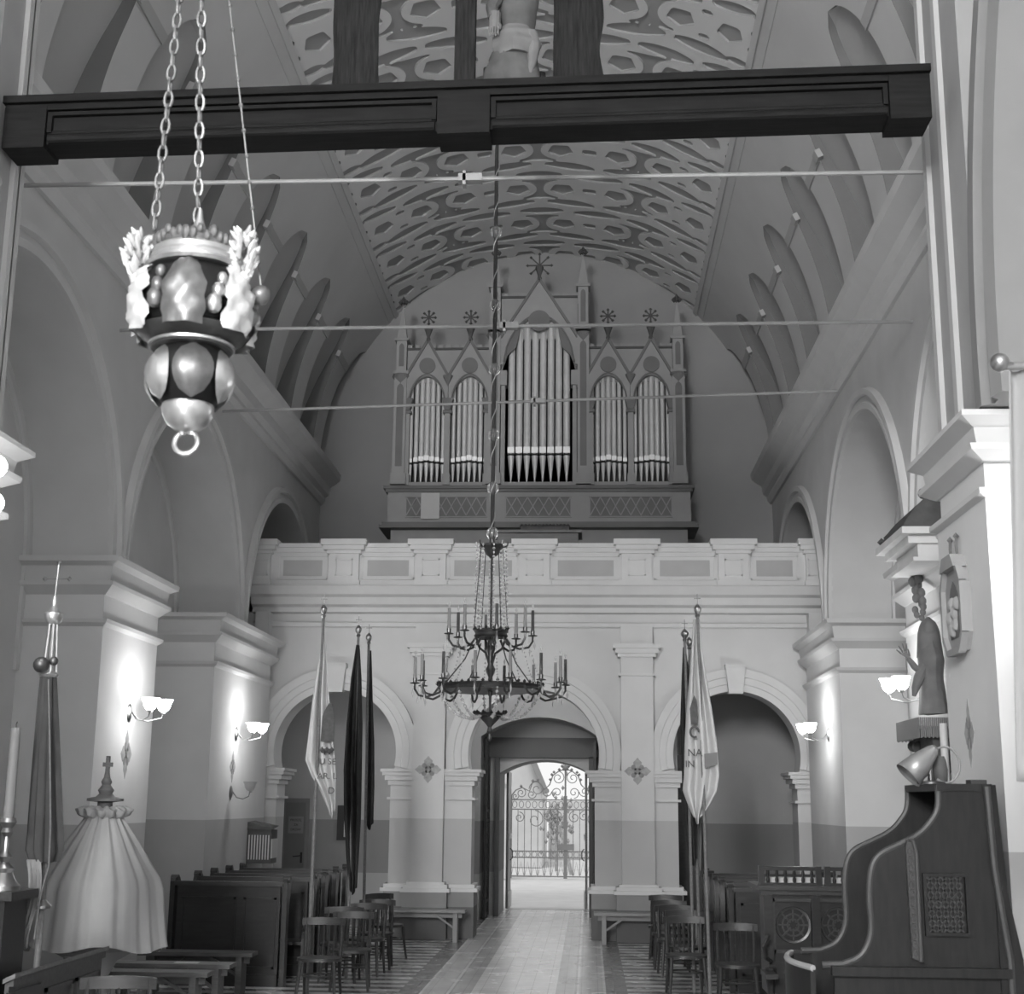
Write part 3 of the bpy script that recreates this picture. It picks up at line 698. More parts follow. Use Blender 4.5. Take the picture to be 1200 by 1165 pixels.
# ================================================================ ROOD BEAM AND ITS FIGURES
t = thing('rood_beam', 'long dark moulded wooden beam spanning the nave below the figures', 'beam', (0, 9.6, 7.2))
def tilt(x): return .018 * x
b = B(); zb, zt = 7.20, 7.55
def bb(x0, x1, y0, y1, z0, z1):
    vs = [(x, y, z + tilt(x)) for z in (z0, z1) for y in (y0, y1) for x in (x0, x1)]; b.add(vs, [(0, 2, 3, 1), (4, 5, 7, 6), (0, 1, 5, 4), (2, 6, 7, 3), (0, 4, 6, 2), (1, 3, 7, 5)])
bb(-3.60, 3.46, 9.64, 9.90, 7.20, 7.55); bb(-3.62, 3.47, 9.56, 9.92, 7.52, 7.58); bb(-3.61, 3.465, 9.60, 9.92, 7.47, 7.53)
for x0, x1 in ((-3.61, -3.28), (-.24, .16), (3.16, 3.465)): bb(x0, x1, 9.59, 9.9, 7.155, 7.5)
b.build('beam', WBEAM, t)
for x0, x1 in ((-3.27, -.25), (.17, 3.15)):
    b = B(); b.tube([(x0 + .01, 9.625, 7.232 + tilt(x0)), (x1 - .01, 9.625, 7.232 + tilt(x1))], .036, 10); b.tube([(x0 + .01, 9.635, 7.288 + tilt(x0)), (x1 - .01, 9.635, 7.288 + tilt(x1))], .020, 8); bb(x0, x1, 9.60, 9.66, 7.42, 7.45); bb(x0, x0 + .035, 9.60, 9.66, 7.28, 7.42); bb(x1 - .035, x1, 9.60, 9.66, 7.28, 7.42)
    b.build('panel_moulding', WBEAM, t)
def robe(cx, cy, z0, z1, prof, seed, n=26, fold=.05, flat=0):
    rnd = random.Random(seed); ph = [rnd.uniform(0, 6.28) for _ in range(4)]; rings = []
    m = len(prof); N = 30
    for i in range(N + 1):
        t_ = i / N; q = t_ * (m - 1); k = min(int(q), m - 2); fr = q - k; fr = fr * fr * (3 - 2 * fr)
        rx, ry, dx, dy = [prof[k][j] + (prof[k + 1][j] - prof[k][j]) * fr for j in range(4)]; ring = []
        for j in range(n):
            a = 2 * pi * j / n; f_ = 1 + fold * (sin(5 * a + ph[0] + 2 * t_) * .6 + sin(9 * a + ph[1] - 3 * t_) * .4) * (1 - .5 * t_)
            y = ry * sin(a) * f_
            if flat and sin(a) < 0: y *= .25
            ring.append((cx + dx + rx * cos(a) * f_, cy + dy + y, z0 + (z1 - z0) * t_))
        rings.append(ring)
    return B().loft(rings)
def head(c, r, tilt_=0):
    b = B(); rings = []
    for i in range(11):
        a = pi * i / 10; z = -cos(a) * 1.28; rr = sin(a) * (1 if z > -.2 else 1 - .18 * (-.2 - z)); rr = max(rr, .02); rings.append([(c[0] + r * rr * cos(2 * pi * j / 16) * .86, c[1] + r * rr * sin(2 * pi * j / 16), c[2] + r * z) for j in range(16)])
    b.loft(rings); return b
zbm = 7.585
for (x, w, lab, seed, pr) in ((-.905, .19, 'dark wooden statue back with straight rough sides on the beam', 3, [(.185, .14, .0, 0), (.175, .14, .0, 0), (.18, .14, -.01, 0), (.19, .15, 0, 0), (.15, .12, 0, 0), (.06, .06, 0, 0)]),
                              (.83, .19, 'dark wooden statue back with wavy edge beside the kneeling figure', 5, [(.195, .14, .01, 0), (.18, .14, -.01, 0), (.195, .14, .01, 0), (.19, .15, 0, 0), (.15, .12, 0, 0), (.06, .06, 0, 0)])):
    t = thing('wooden_statue', lab, 'statue', (x, 9.78, zbm + tilt(x)))
    robe(x, 9.72, zbm + tilt(x), zbm + 1.45, pr, seed, fold=.035, flat=1).build('robe', WROUGH, t)
    head((x, 9.78, zbm + 1.60), .12).build('head', WROUGH, t)
t = thing('wooden_crucifix', 'narrow dark upright post of the crucifix on the beam', 'crucifix', (-.05, 9.75, zbm))
B().box(-.13, .03, 9.70, 9.80, zbm, 10.4).build('upright', WROUGH, t); B().box(-.9, .8, 9.70, 9.79, 9.6, 9.76).build('crossbar', WROUGH, t)
t = thing('kneeling_figure', 'carved figure in pale waist drapery beside the crucifix post', 'statue', (.33, 9.76, zbm))
robe(.33, 9.74, zbm + .005, zbm + .36, [(.225, .15, 0, 0), (.215, .16, -.01, 0), (.19, .15, 0, 0), (.15, .13, 0, 0)], 9, fold=.07).build('robe', STATM, t)
robe(.35, 9.72, zbm + .24, zbm + .50, [(.15, .14, .0, -.02), (.185, .16, .01, -.02), (.18, .15, .0, 0), (.12, .10, -.01, 0)], 12, fold=.10).build('sash', STATL, t)
b = B(); b.tube([(.46, 9.66, zbm + .42), (.49, 9.63, zbm + .30), (.475, 9.64, zbm + .16), (.455, 9.65, zbm + .06)], [.06, .055, .035, .02], 10); b.build('sash_end', STATL, t)
robe(.36, 9.76, zbm + .44, zbm + .95, [(.12, .10, 0, 0), (.14, .11, 0, 0), (.16, .11, 0, 0), (.07, .07, 0, 0)], 14, fold=.03).build('torso', STATM, t)
head((.36, 9.74, zbm + 1.08), .10).build('head', STAT, t)
b = B(); b.tube([(.24, 9.72, zbm + .86), (.16, 9.66, zbm + .66), (.17, 9.64, zbm + .56)], [.06, .05, .04], 10); b.build('sleeve', STATM, t)
b = B(); b.loft([[(.185 + dx * .045, 9.64 + dy * .045, z) for dx, dy in [(cos(k * pi / 5), sin(k * pi / 5)) for k in range(10)]] for z in (zbm + .60, zbm + .52, zbm + .46)])
for k in range(4): b.tube([(.155 + k * .02, 9.61, zbm + .47), (.152 + k * .021, 9.60, zbm + .42), (.156 + k * .02, 9.61, zbm + .385 + .006 * (k % 2))], [.010, .009, .006], 6)
b.tube([(.21, 9.63, zbm + .52), (.232, 9.61, zbm + .47), (.23, 9.60, zbm + .44)], [.012, .01, .007], 6); b.build('hand', STATL, t)
b = B(); b.tube([(.12, 9.80, zbm), (.12, 9.80, zbm + .22)], [.035, .03], 8); b.tube([(.55, 9.80, zbm), (.54, 9.8, zbm + .17)], [.04, .035], 8); b.build('rock_base', WROUGH, t)

# ================================================================ SANCTUARY LAMP
LX, LY = -.745, 5.4; LZ = 3.59
t = thing('sanctuary_lamp', 'large ornate silver hanging lamp on three chains near the rood beam', 'lamp', (LX, LY, LZ))
c0 = (LX, LY, 0)
def lz(y): return 3.59 + (530 - y) * .003475
b = B(); b.lathe([(.02, lz(506)), (.055, lz(503)), (.085, lz(496)), (.102, lz(486)), (.108, lz(478)), (.106, lz(474)), (.09, lz(470))], c0, 28); b.build('bottom_cap', SILV, t)
b = B(); ring = [(LX + .048 * cos(2 * pi * k / 20), LY + .012 * sin(2 * pi * k / 20), lz(519) + .050 * sin(2 * pi * k / 20)) for k in range(20)]; b.tube(ring, .011, 8, closed=True)
b.tube([(LX - .02, LY, lz(510)), (LX - .02, LY, lz(500))], .012, 8); b.tube([(LX + .02, LY, lz(510)), (LX + .02, LY, lz(500))], .012, 8); b.build('ring_handle', SILV, t)
b = B(); b.lathe([(.10, lz(474)), (.135, lz(462)), (.162, lz(445)), (.17, lz(430)), (.155, lz(416)), (.13, lz(406))], c0, 36); b.build('lower_bowl', BLACKC, t)
for k in range(6):
    a0 = 2 * pi * k / 6 + .35 - pi / 2; rows = []
    for i in range(9):
        u = -1 + 2 * i / 8; z = lz(440) + u * .118; rb = .178 - .045 * u * u; row = []
        for j in range(9):
            v = -1 + 2 * j / 8; w = .47 * sqrt(max(0, 1 - u * u)) + .02; a = a0 + v * w; e = .016 * (1 - v * v) * (1 - u * u) + .004 * sin(7 * v + 3 * u) * (1 - u * u)
            row.append((LX + (rb + e) * cos(a), LY + (rb + e) * sin(a), z))
        rows.append(row)
    B().sheet(rows).build('oval_plaque', SILD if k in (0, 3) else SILV, t, ang=85)
b = B(); b.lathe([(.13, lz(408)), (.165, lz(406)), (.175, lz(402)), (.165, lz(398)), (.19, lz(394)), (.225, lz(388)), (.23, lz(385)), (.20, lz(381))], c0, 36); b.build('middle_ring', mat('tarnished_silver', .08, .45, metal=.6, var=.3, scale=14), t)
b = B(); b.lathe([(.135, lz(405)), (.178, lz(403.5)), (.178, lz(400.5)), (.14, lz(399))], c0, 36); b.build('bright_band', SILV, t)
b = B(); b.lathe([(.20, lz(380)), (.235, lz(360)), (.24, lz(345)), (.225, lz(325)), (.19, lz(312)), (.16, lz(306))], c0, 40); b.build('body', BLACKC, t)
for k in range(6):
    a0 = 2 * pi * k / 6 + .10 - pi / 2; rows = []; br = k in (1, 5, 2, 4)
    for i in range(11):
        u = -1 + 2 * i / 10; z = lz(352) + u * .142; rb = .252 - .035 * max(u, 0) ** 2 - .02 * u * u; row = []
        for j in range(11):
            v = -1 + 2 * j / 10; w = .36 * (1 - .5 * max(0, u) ** 2) * (1 + .07 * sin(9 * u + k)); a = a0 + v * w
            e = .02 * (1 - v * v) + (.018 if br else .008) * sin(6 * v + k) * cos(7 * u + 2 * k); row.append((LX + (rb + e) * cos(a), LY + (rb + e) * sin(a), z))
        rows.append(row)
    B().sheet(rows).build('cartouche', SILB if br else SILD, t, ang=85)
for k in range(6):
    a0 = 2 * pi * (k + .5) / 6 + .10 - pi / 2; b = B()
    for q in range(3):
        zq = lz(366 - q * 16 - (5 if k % 2 else 0)); b.ball((LX + (.238 + .004 * q) * cos(a0 + .05 * q), LY + .238 * sin(a0 + .05 * q), zq), .034 - .006 * q, 10, 1.3)
    b.build('scroll_ornament', SILD if k % 2 else SILV, t)
b = B(); b.lathe([(.16, lz(310)), (.205, lz(308)), (.215, lz(304)), (.195, lz(299)), (.20, lz(295)), (.185, lz(290)), (.19, lz(285)), (.17, lz(280))], c0, 40); b.build('upper_rim', SILV, t)
b = B(); rnd = random.Random(4)
b.lathe([(.17, lz(286)), (.185, lz(276)), (.165, lz(268)), (.10, lz(262)), (.02, lz(260))], c0, 30)
for k in range(40):
    a = 2 * pi * k / 40; z = lz(278 - 10 * rnd.random()); b.ball((LX + .178 * cos(a), LY + .178 * sin(a), z), .014 + .012 * rnd.random(), 8, 1.4)
b.build('crown', SILD, t)
B().lathe([(.04, lz(262)), (.03, lz(250)), (.018, lz(238)), (.008, lz(224))], c0, 12).build('spike', SILV, t)
for k, a in enumerate((radians(200), radians(-20), radians(90))):
    b = B(); cx, cy, cz = LX + .235 * cos(a), LY + .235 * sin(a), lz(290); rnd = random.Random(k)
    for q in range(60):
        f = q / 60; th = 2.4 * q + rnd.random(); rr = .058 * sqrt(max(.05, sin(pi * (f * .86 + .07)))) * (.7 + .4 * rnd.random())
        p = Vector((cx + rr * cos(th), cy + rr * sin(th) * .7, cz - .10 + .19 * f)); dv = Vector((cos(th), sin(th), .9 + .8 * rnd.random())).normalized() * (.022 + .014 * rnd.random())
        b.tube([p - dv, p, p + dv], [.004, .011 + .005 * rnd.random(), .003], 6)
    b.tube([(cx, cy, cz - .10), (LX + .25 * cos(a), LY + .25 * sin(a), lz(322)), (LX + .235 * cos(a), LY + .235 * sin(a), lz(340))], [.022, .02, .014], 8)
    b.build('leaf_bracket', SILB, t)
b = B(); b.ball((LX + .285, LY - .02, lz(338)), .042, 14); b.build('ball', SILD, t)
def chain(p0, p1, n, r, w, name, par, m, mat_=None):
    b = B(); p0, p1 = Vector(p0), Vector(p1); d = (p1 - p0).normalized(); s1 = d.cross(Vector((0, 1, 0))).normalized(); s2 = d.cross(s1)
    for i in range(n):
        c = p0 + (p1 - p0) * ((i + .5) / n); h = (p1 - p0).length / n * .62; e = s1 if i % 2 else s2
        if m == 'link': b.tube([c + d * (h * cos(2 * pi * k / 10)) + e * (w * sin(2 * pi * k / 10)) for k in range(10)], r, 5, closed=True)
        else: b.tube([c - d * h * .8, c + d * h * .8], r, 5); b.ball(c + d * h * .8, w, 8)
    return b.build(name, mat_, par)
top = Vector((-.86, 5.4, 6.7))
chain((LX - .16, LY - .10, lz(262)), top, 34, .006, .017, 'chain', t, 'link', SILD)
chain((LX - .06, LY + .2, lz(275)), top + Vector((.012, .02, 0)), 34, .0065, .018, 'chain', t, 'link', SILD)
chain((LX + .285, LY - .02, lz(330)), top + Vector((.02, 0, 0)), 20, .0035, .010, 'chain', t, 'rod', SILD)

# ================================================================ CHANDELIER
CX_, CY_ = -.09, 14.0
t = thing('chandelier', 'two-tier crystal chandelier with dark candle rings hanging in the nave', 'chandelier', (CX_, CY_, 2.81))
c0 = (CX_, CY_, 0)
b = B(); b.cyl((CX_ - .01, CY_, 13.55), (CX_, CY_, 4.95), .021, n=8); b.build('rope', IRON, t)
b = B()
for s in (0,): b.tube([(CX_ + .026 * cos(z * 16), CY_ + .026 * sin(z * 16), z) for z in np.linspace(4.95, 13.5, 520)], .0055, 4)
b.build('twisted_wire', ROD, t)
for z in (7.41, 6.69, 5.97, 5.40, 4.92, 8.25): B().ball((CX_, CY_, z), .062, 16, 1.15).build('glass_ball', GLASS, t)
b = B(); b.lathe([(.015, 4.66), (.07, 4.70), (.085, 4.74), (.13, 4.78), (.125, 4.80), (.03, 4.81), (.02, 4.95)], c0, 20)
for k in range(8): a = 2 * pi * k / 8; b.tube([(CX_ + .11 * cos(a), CY_ + .11 * sin(a), 4.77), (CX_ + .16 * cos(a), CY_ + .16 * sin(a), 4.79), (CX_ + .165 * cos(a), CY_ + .165 * sin(a), 4.83)], .009, 5)
b.build('top_crown', BRONZE, t)
b = B(); b.cyl((CX_, CY_, 4.7), (CX_, CY_, 2.9), .013, n=8)
b.lathe([(.02, 3.25), (.03, 3.36), (.022, 3.44), (.04, 3.48), (.05, 3.52), (.03, 3.56), (.026, 3.66), (.045, 3.72), (.03, 3.76)], c0, 14); b.build('stem', BRONZE, t)
def hoop(R, z, h, name):
    b = B(); b.lathe([(R - .012, z - h), (R, z - h), (R + .014, z - h * .6), (R, z), (R + .014, z + h * .6), (R, z + h), (R - .012, z + h)], c0, 48); rnd = random.Random(2)
    for k in range(int(R * 90)):
        a = 2 * pi * k / int(R * 90); b.octa((CX_ + (R + .012) * cos(a), CY_ + (R + .012) * sin(a), z + h + .012 * rnd.random()), .018, .022)
    b.build(name, BRONZE, t)
hoop(.16, 3.88, .042, 'upper_ring'); hoop(.52, 3.33, .030, 'lower_ring'); hoop(.15, 3.065, .016, 'bottom_ring')
b = B()
for k in range(4):
    a = pi / 2 * k + .4; b.tube([(CX_ + .02 * cos(a), CY_ + .02 * sin(a), 3.58), (CX_ + .05 * cos(a), CY_ + .05 * sin(a), 3.68), (CX_ + .12 * cos(a), CY_ + .12 * sin(a), 3.73), (CX_ + .16 * cos(a), CY_ + .16 * sin(a), 3.84)], .013, 6)
b.build('scroll_bracket', BRONZE, t)
b = B(); b.lathe([(.008, 2.80), (.02, 2.83), (.012, 2.87), (.03, 2.90), (.018, 2.94), (.05, 2.98), (.09, 3.02), (.10, 3.04), (.04, 3.05)], c0, 18)
for k in range(10): a = 2 * pi * k / 10; b.octa((CX_ + .10 * cos(a), CY_ + .10 * sin(a), 3.06), .025, .03)
b.build('bottom_bowl', BRONZE, t)
def strand(p0, p1, sag, n, r, name='crystal_strand'):
    b = B(); p0, p1 = Vector(p0), Vector(p1)
    for i in range(n + 1):
        f = i / n; p = p0.lerp(p1, f); p.z -= sag * 4 * f * (1 - f); b.octa(p, r * (1 + .5 * (i % 2)), r * 1.5)
    b.build(name, CRYS, t)
def arms(R0, R1, z, n, nm, ph):
    for k in range(n):
        a = 2 * pi * k / n + ph; ca, sa = cos(a), sin(a); P_ = lambda r, zz: (CX_ + r * ca, CY_ + r * sa, zz)
        b = B(); m = (R0 + R1) / 2
        b.tube([P_(R0, z), P_(R0 + .05, z - .07), P_(m, z - .10), P_(R1 - .04, z - .08), P_(R1, z - .02), P_(R1, z + .05)], .012, 6)
        b.lathe([(.008, 0), (.045, .005), (.05, .012), (.02, .02), (.022, .06), (.012, .06)], P_(R1, z + .03), 10)
        am = b.build('arm', BRONZE, t)
        B().cyl(P_(R1, z + .08), P_(R1, z + .30), .017, .015, 8).build('candle', BRONZE if k % 3 == 0 else mat('candle_sleeve', 0.22, .6, var=.1), am)
        for rr, zz, r1, h1 in ((R1 + .02, z - .06, .012, .05), (R1 - .03, z - .13, .010, .045), (R1, z + .34, .012, .035)): B().octa(P_(rr, zz), r1, h1).build('crystal_drop', CRYS, am)
arms(.16, .43, 3.83, 8, 'upper', .2); arms(.52, .76, 3.33, 14, 'lower', .1)
for k in range(8):
    a = 2 * pi * k / 8 + .2; ca, sa = cos(a), sin(a)
    strand((CX_ + .15 * ca, CY_ + .15 * sa, 4.78), (CX_ + .17 * ca, CY_ + .17 * sa, 3.92), -.0, 20, .012)
    strand((CX_ + .52 * ca, CY_ + .52 * sa, 3.30), (CX_ + .15 * ca, CY_ + .15 * sa, 3.05), .11, 16, .014)
    strand((CX_ + .40 * ca, CY_ + .40 * sa, 3.76), (CX_ + .55 * ca, CY_ + .55 * sa, 3.36), .05, 12, .008)
for k in range(4):
    a = pi / 2 * k + .6; B().tube([(CX_ + .2 * cos(a), CY_ + .2 * sin(a), 3.8), (CX_ + .30 * cos(a), CY_ + .30 * sin(a), 3.60), (CX_ + .51 * cos(a), CY_ + .51 * sin(a), 3.36)], .007, 5).build('chain', BRONZE, t)
    B().tube([(CX_ + .13 * cos(a), CY_ + .13 * sin(a), 4.76), (CX_ + .20 * cos(a), CY_ + .20 * sin(a), 3.9)], .005, 5).build('chain', BRONZE, t)
# ================================================================ SCONCES
def sconce(sg, X, Y, Z, label, lit=True, n=2, group='lit wall sconces', power=27):
    t = thing('wall_sconce', label, 'wall lamp', (X, Y, Z), group if lit else None); d = -sg
    b = B(); b.lathe([(.001, -.01), (.06, -.005), (.075, .01), (.05, .025), (.02, .035)], (0, 0, 0), 14); b.v = [(X + d * z, Y + x, Z - .02 + y * 1.5) for x, y, z in b.v]
    b.build('backplate', BRASS, t)
    for k in range(n):
        dy = (k - (n - 1) / 2) * .30; dx = .30 + (.07 if k else 0)
        b = B(); pts = [(X + d * .03, Y, Z), (X + d * .10, Y + dy * .3, Z - .09), (X + d * .20, Y + dy * .7, Z - .11), (X + d * dx * .95, Y + dy, Z - .07), (X + d * dx, Y + dy, Z - .01)]
        b.tube(pts, .009, 7); b.lathe([(.012, 0), (.035, .008), (.03, .03)], (X + d * dx, Y + dy, Z - .02), 10); b.build('arm', BRASS, t)
        b = B(); b.lathe([(.03, 0), (.058, .02), (.078, .06), (.085, .10), (.105, .145), (.100, .143), (.078, .10), (.05, .03)], (X + d * dx, Y + dy, Z + .005), 24, fn=lambda a, z: 1 + (.07 * sin(6 * a) * max(0, z - .05) * 8))
        b.build('glass_shade', SHADE if lit else SHOFF, t)
    if lit:
        l = bpy.data.lights.new('sconce_bulb', 'POINT'); l.energy = power; l.shadow_soft_size = .12
        o = bpy.data.objects.new('sconce_bulb', l); COL.objects.link(o); o.location = (X + d * .66 - t.location.x, 0, .14); o.parent = t
    return t
sconce(-1, -4.56, 16.34, 3.22, 'lit two-shade sconce on the pier above the draped font cover')
sconce(-1, -4.56, 21.45, 3.22, 'lit sconce on the pier beside the striped wall box')
sconce(1, 4.56, 21.6, 3.28, 'lit sconce beside the dark arch on the confessional side')
sconce(1, 4.56, 15.3, 3.42, 'lit sconce under the outstretched hand of the saint statue')
t = thing('wall_sconce', 'lit sconce mostly hidden behind the white hanging banner', 'wall lamp', (3.92, 9.42, 3.5))
B().cyl((3.92, 9.43, 3.5), (3.92, 9.38, 3.5), .07, n=14).build('backplate', BRASS, t); B().tube([(3.92, 9.39, 3.5), (3.92, 9.28, 3.4), (3.92, 9.12, 3.42), (3.92, 9.10, 3.5)], .009, 7).build('arm', BRASS, t)
B().lathe([(.03, 0), (.058, .02), (.078, .06), (.085, .10), (.105, .145), (.100, .143), (.078, .10), (.05, .03)], (3.92, 9.10, 3.5), 24).build('glass_shade', SHADE, t)
l = bpy.data.lights.new('sconce_bulb', 'POINT'); l.energy = 13; l.shadow_soft_size = .12; o = bpy.data.objects.new('sconce_bulb', l); COL.objects.link(o); o.parent = t; o.location = (0, -.34, .22)
sconce(-1, -4.56, 21.30, 2.33, 'small unlit sconce with one frosted shade, below the lit one', lit=False, n=1)
t = thing('globe_lamp', 'lit three-globe wall lamp at the cut edge beside the cornice', 'wall lamp', (-3.62, 9.85, 4.2))
b = B(); b.box(-3.62, -3.58, 9.78, 9.92, 3.45, 4.2); b.build('backplate', BRASS, t)
for z in (4.53, 4.26, 3.545):
    B().tube([(-3.58, 9.85, min(z - .12, 4.1)), (-3.42, 9.60, z - .17), (-3.36, 9.45, z - .08)], .010, 6).build('arm', BRASS, t)
    B().ball((-3.36, 9.45, z), .085, 16).build('glass_globe', SHADE, t)
for (zz) in (4.0,):
    l = bpy.data.lights.new('globe_bulb', 'POINT'); l.energy = 12; l.shadow_soft_size = .1; o = bpy.data.objects.new('globe_bulb', l); COL.objects.link(o); o.parent = t; o.location = (.45, 0, zz - 4.2)
t = thing('old_candle_bracket', 'tarnished empty candle bracket on the wall behind the three-globe lamp', 'candle bracket', (-4.6, 11.0, 3.95))
B().tube([(-4.62, 11.1, 3.9), (-4.40, 11.1, 3.86), (-4.25, 11.1, 3.93)], .015, 6).build('arm', BRONZE, t); B().lathe([(.02, 0), (.08, .02), (.09, .05), (.03, .04)], (-4.25, 11.1, 3.93), 12).build('dish', BRONZE, t)

# ================================================================ PEWS
def pew(x0, x1, y, label, group, desk=False, h=1.22):
    t = thing('pew' if not desk else 'pew_front_desk', label, 'pew' if not desk else 'pew front', ((x0 + x1) / 2, y, 0), group)
    b = B(); b.box(x0 + .06, x1 - .06, y - .02, y + .02, .06, h - .05); b.build('back_panel', WPEW, t)
    b = B(); n = 2 if desk else 1; wd = (x1 - x0 - .2) / 2
    for k in range(2):
        a = x0 + .12 + k * (wd * 1.15 if k == 0 else wd * 1.28); e = a + wd * (1.12 if k == 0 else .68)
        for u0, u1, z0, z1 in ((a, e, .20, .23), (a, e, h - .21, h - .18), (a, a + .03, .2, h - .18), (e - .03, e, .2, h - .18)): b.box(u0, u1, y - .035, y - .02, z0, z1)
    b.box(x0 + .06, x1 - .06, y - .04, y + .04, .0, .14)
    b.build('panel_moulding', WPEW, t)
    b = B(); b.box(x0 + .02, x1 - .02, y - .05, y + .20, h - .05, h - .02); b.box(x0 + .02, x1 - .02, y - .06, y - .0, h - .02, h + .005); b.build('book_ledge', WDARK, t)
    for x in (x0, x1):
        b = B(); Pq = lambda u, v, w: (x + w, y + u, v)
        poly = [(-.05, 0), (.10, 0), (.10, h - .3), (.16, h - .12), (.20, h), (.17, h + .04), (-.02, h + .04), (-.05, h)] if desk else [(-.48, 0), (.10, 0), (.10, h - .3), (.17, h - .1), (.20, h), (.15, h + .04), (-.02, h + .04), (-.07, h - .05), (-.06, .75), (-.15, .62), (-.42, .58), (-.48, .5)]
        b.prism(Pq, poly, -.03, .03); e = b.build('bench_end', WPEW, t)
        b = B(); b.cyl((x - .045, y + .05, h + .03), (x + .045, y + .05, h + .03), .045, n=14); b.build('scroll', WDARK, e)
    if not desk:
        b = B(); b.box(x0 + .03, x1 - .03, y - .46, y - .02, .42, .46); b.build('seat', WPEW, t)
        b = B(); b.box(x0 + .03, x1 - .03, y + .18, y + .29, .14, .18); b.build('kneeler', WPEW, t)
    return t
nthw = ['first', 'second', 'third', 'fourth', 'fifth']
pew(-4.22, -2.82, 17.45, 'broad dark panelled pew front beside the white draped cover', None, desk=True)
for k, y in enumerate((18.55, 19.36, 20.17, 20.98)):
    pew(-4.24, -2.70, y, '%s dark pew behind the panelled front on the draped font side' % nthw[k], 'pews on the font side')
pew(2.62, 4.3, 17.6, 'dark panelled pew front behind the carved rosette desk', None, desk=True)
for k, y in enumerate((18.7, 19.51, 20.32, 21.13)):
    pew(2.62, 4.3, y, '%s dark pew behind the rosette desk on the confessional side' % nthw[k], 'pews on the confessional side')

# ================================================================ CHAIRS
def make_chair(label, group):
    t = thing('bentwood_chair', label, 'chair', (0, 0, 0), group)
    b = B(); ring = [(.20 * cos(a) * (1 if sin(a) < 0 else .93), .19 * sin(a) ) for a in [2 * pi * k / 24 for k in range(24)]]
    ring = [(max(-.205, min(.205, x * 1.12)), max(-.20, min(.19, y * 1.1)) ) for x, y in ring]
    b.prism(lambda u, v, w: (u, v, w), ring, .43, .465); b.build('seat', WDARK, t)
    for sx in (-1, 1):
        B().tube([(sx * .155, -.15, .44), (sx * .165, -.165, .25), (sx * .185, -.20, 0)], [.019, .017, .013], 8).build('leg', WDARK, t)
        B().tube([(sx * .165, .18, .88), (sx * .17, .175, .7), (sx * .165, .15, .46), (sx * .165, .155, .3), (sx * .175, .215, 0)], [.014, .017, .019, .017, .013], 8).build('leg', WDARK, t)
    b = B(); rows = []
    for k in range(13):
        u = -1 + 2 * k / 12; y = .165 + .035 * (1 - u * u); rows.append([(u * .205, y - .011, .80), (u * .205, y + .011, .80), (u * .205, y + .011, .875 + .012 * (1 - u * u)), (u * .205, y - .011, .875 + .012 * (1 - u * u))])
    b.loft(rows); b.build('top_rail', WDARK, t)
    for k in range(5):
        u = -.1 + .05 * k; B().tube([(u * .95, .16, .46), (u, .185, .65), (u * 1.05, .195, .81)], .0085, 6).build('slat', WDARK, t)
    t.scale = (1.22, 1.1, 1.0)
    B().tube([(.155 * cos(a), .155 * sin(a) - .005, .27) for a in [2 * pi * k / 20 for k in range(20)]], .011, 6, closed=True).build('stretcher_ring', WDARK, t)
    return t
GL, GR = 'bentwood chairs on the font side of the aisle', 'bentwood chairs on the confessional side of the aisle'
chairs = [(-2.16, 16.35, 0, 'bentwood chair nearest the panelled pew front on the font side', GL), (-1.96, 17.3, .1, 'bentwood chair second from the pew front on the font side', GL),
          (-2.22, 18.05, 0, 'bentwood chair tucked at the pew ends behind the second font-side chair', GL), (-2.02, 18.75, -.08, 'bentwood chair third along the aisle edge on the font side', GL),
          (-2.0, 19.5, .05, 'bentwood chair fourth along the aisle edge on the font side', GL), (-2.05, 20.8, .75, 'bentwood chair turned sideways nearest the entrance on the font side', GL),
          (2.05, 17.3, .06, 'bentwood chair with pale seat nearest along the confessional-side aisle edge', GR), (2.56, 16.4, -.04, 'bentwood chair standing in front of the panelled pew front by the rosette desk', GR),
          (2.12, 18.3, 0, 'bentwood chair second along the confessional-side aisle edge', GR), (2.05, 19.2, .1, 'bentwood chair third along the confessional-side aisle edge', GR),
          (2.02, 20.1, 0, 'bentwood chair fourth along the confessional-side aisle edge', GR), (2.02, 21.3, -.1, 'bentwood chair nearest the entrance on the confessional side', GR)]
ch0 = None
for x, y, rz, lab, g in chairs:
    if ch0 is None: ch0 = make_chair(lab, g); ch0.location = (x, y, 0); ch0.rotation_euler = (0, 0, rz)
    else: dup(ch0, (x, y, 0), rz, lab, g)
cn_ = dup(ch0, (-2.52, 10.3, 0), .12, 'dark bentwood chair nearest the view, in front of the low plank benches', GL); cn_.scale = (1.35, 1.15, 1.05)

# ================================================================ BENCHES
def bench(x0, x1, y, h, w, label, group, m):
    t = thing('plank_bench', label, 'bench', ((x0 + x1) / 2, y, 0), group)
    B().box(x0, x1, y - w, y + w, h - .045, h).build('seat', m, t)
    B().box(x0 + .06, x1 - .06, y - .012, y + .012, h - .13, h - .045).build('apron', m, t)
    for x, s in ((x0 + .16, 1), (x1 - .16, -1)):
        B().box(x - .035, x + .035, y - w * .85, y + w * .85, 0, h - .045).build('leg', m, t)
        B().bar((x + s * .02, y - .03, h * .42), (x + s * .36, y - .03, h - .06), .03, .045, (0, 1, 0)).build('brace', m, t)
bench(-4.35, -3.0, 16.75, .47, .15, 'plank bench farthest from view, against the panelled pew front', 'plank benches by the draped font', WMID)
bench(-4.35, -2.98, 15.65, .46, .15, 'middle plank bench by the draped font, paper slip lying on it', 'plank benches by the draped font', WPALE)
bench(-4.45, -3.02, 14.9, .46, .15, 'nearest pale plank bench by the draped font', 'plank benches by the draped font', WPALE)
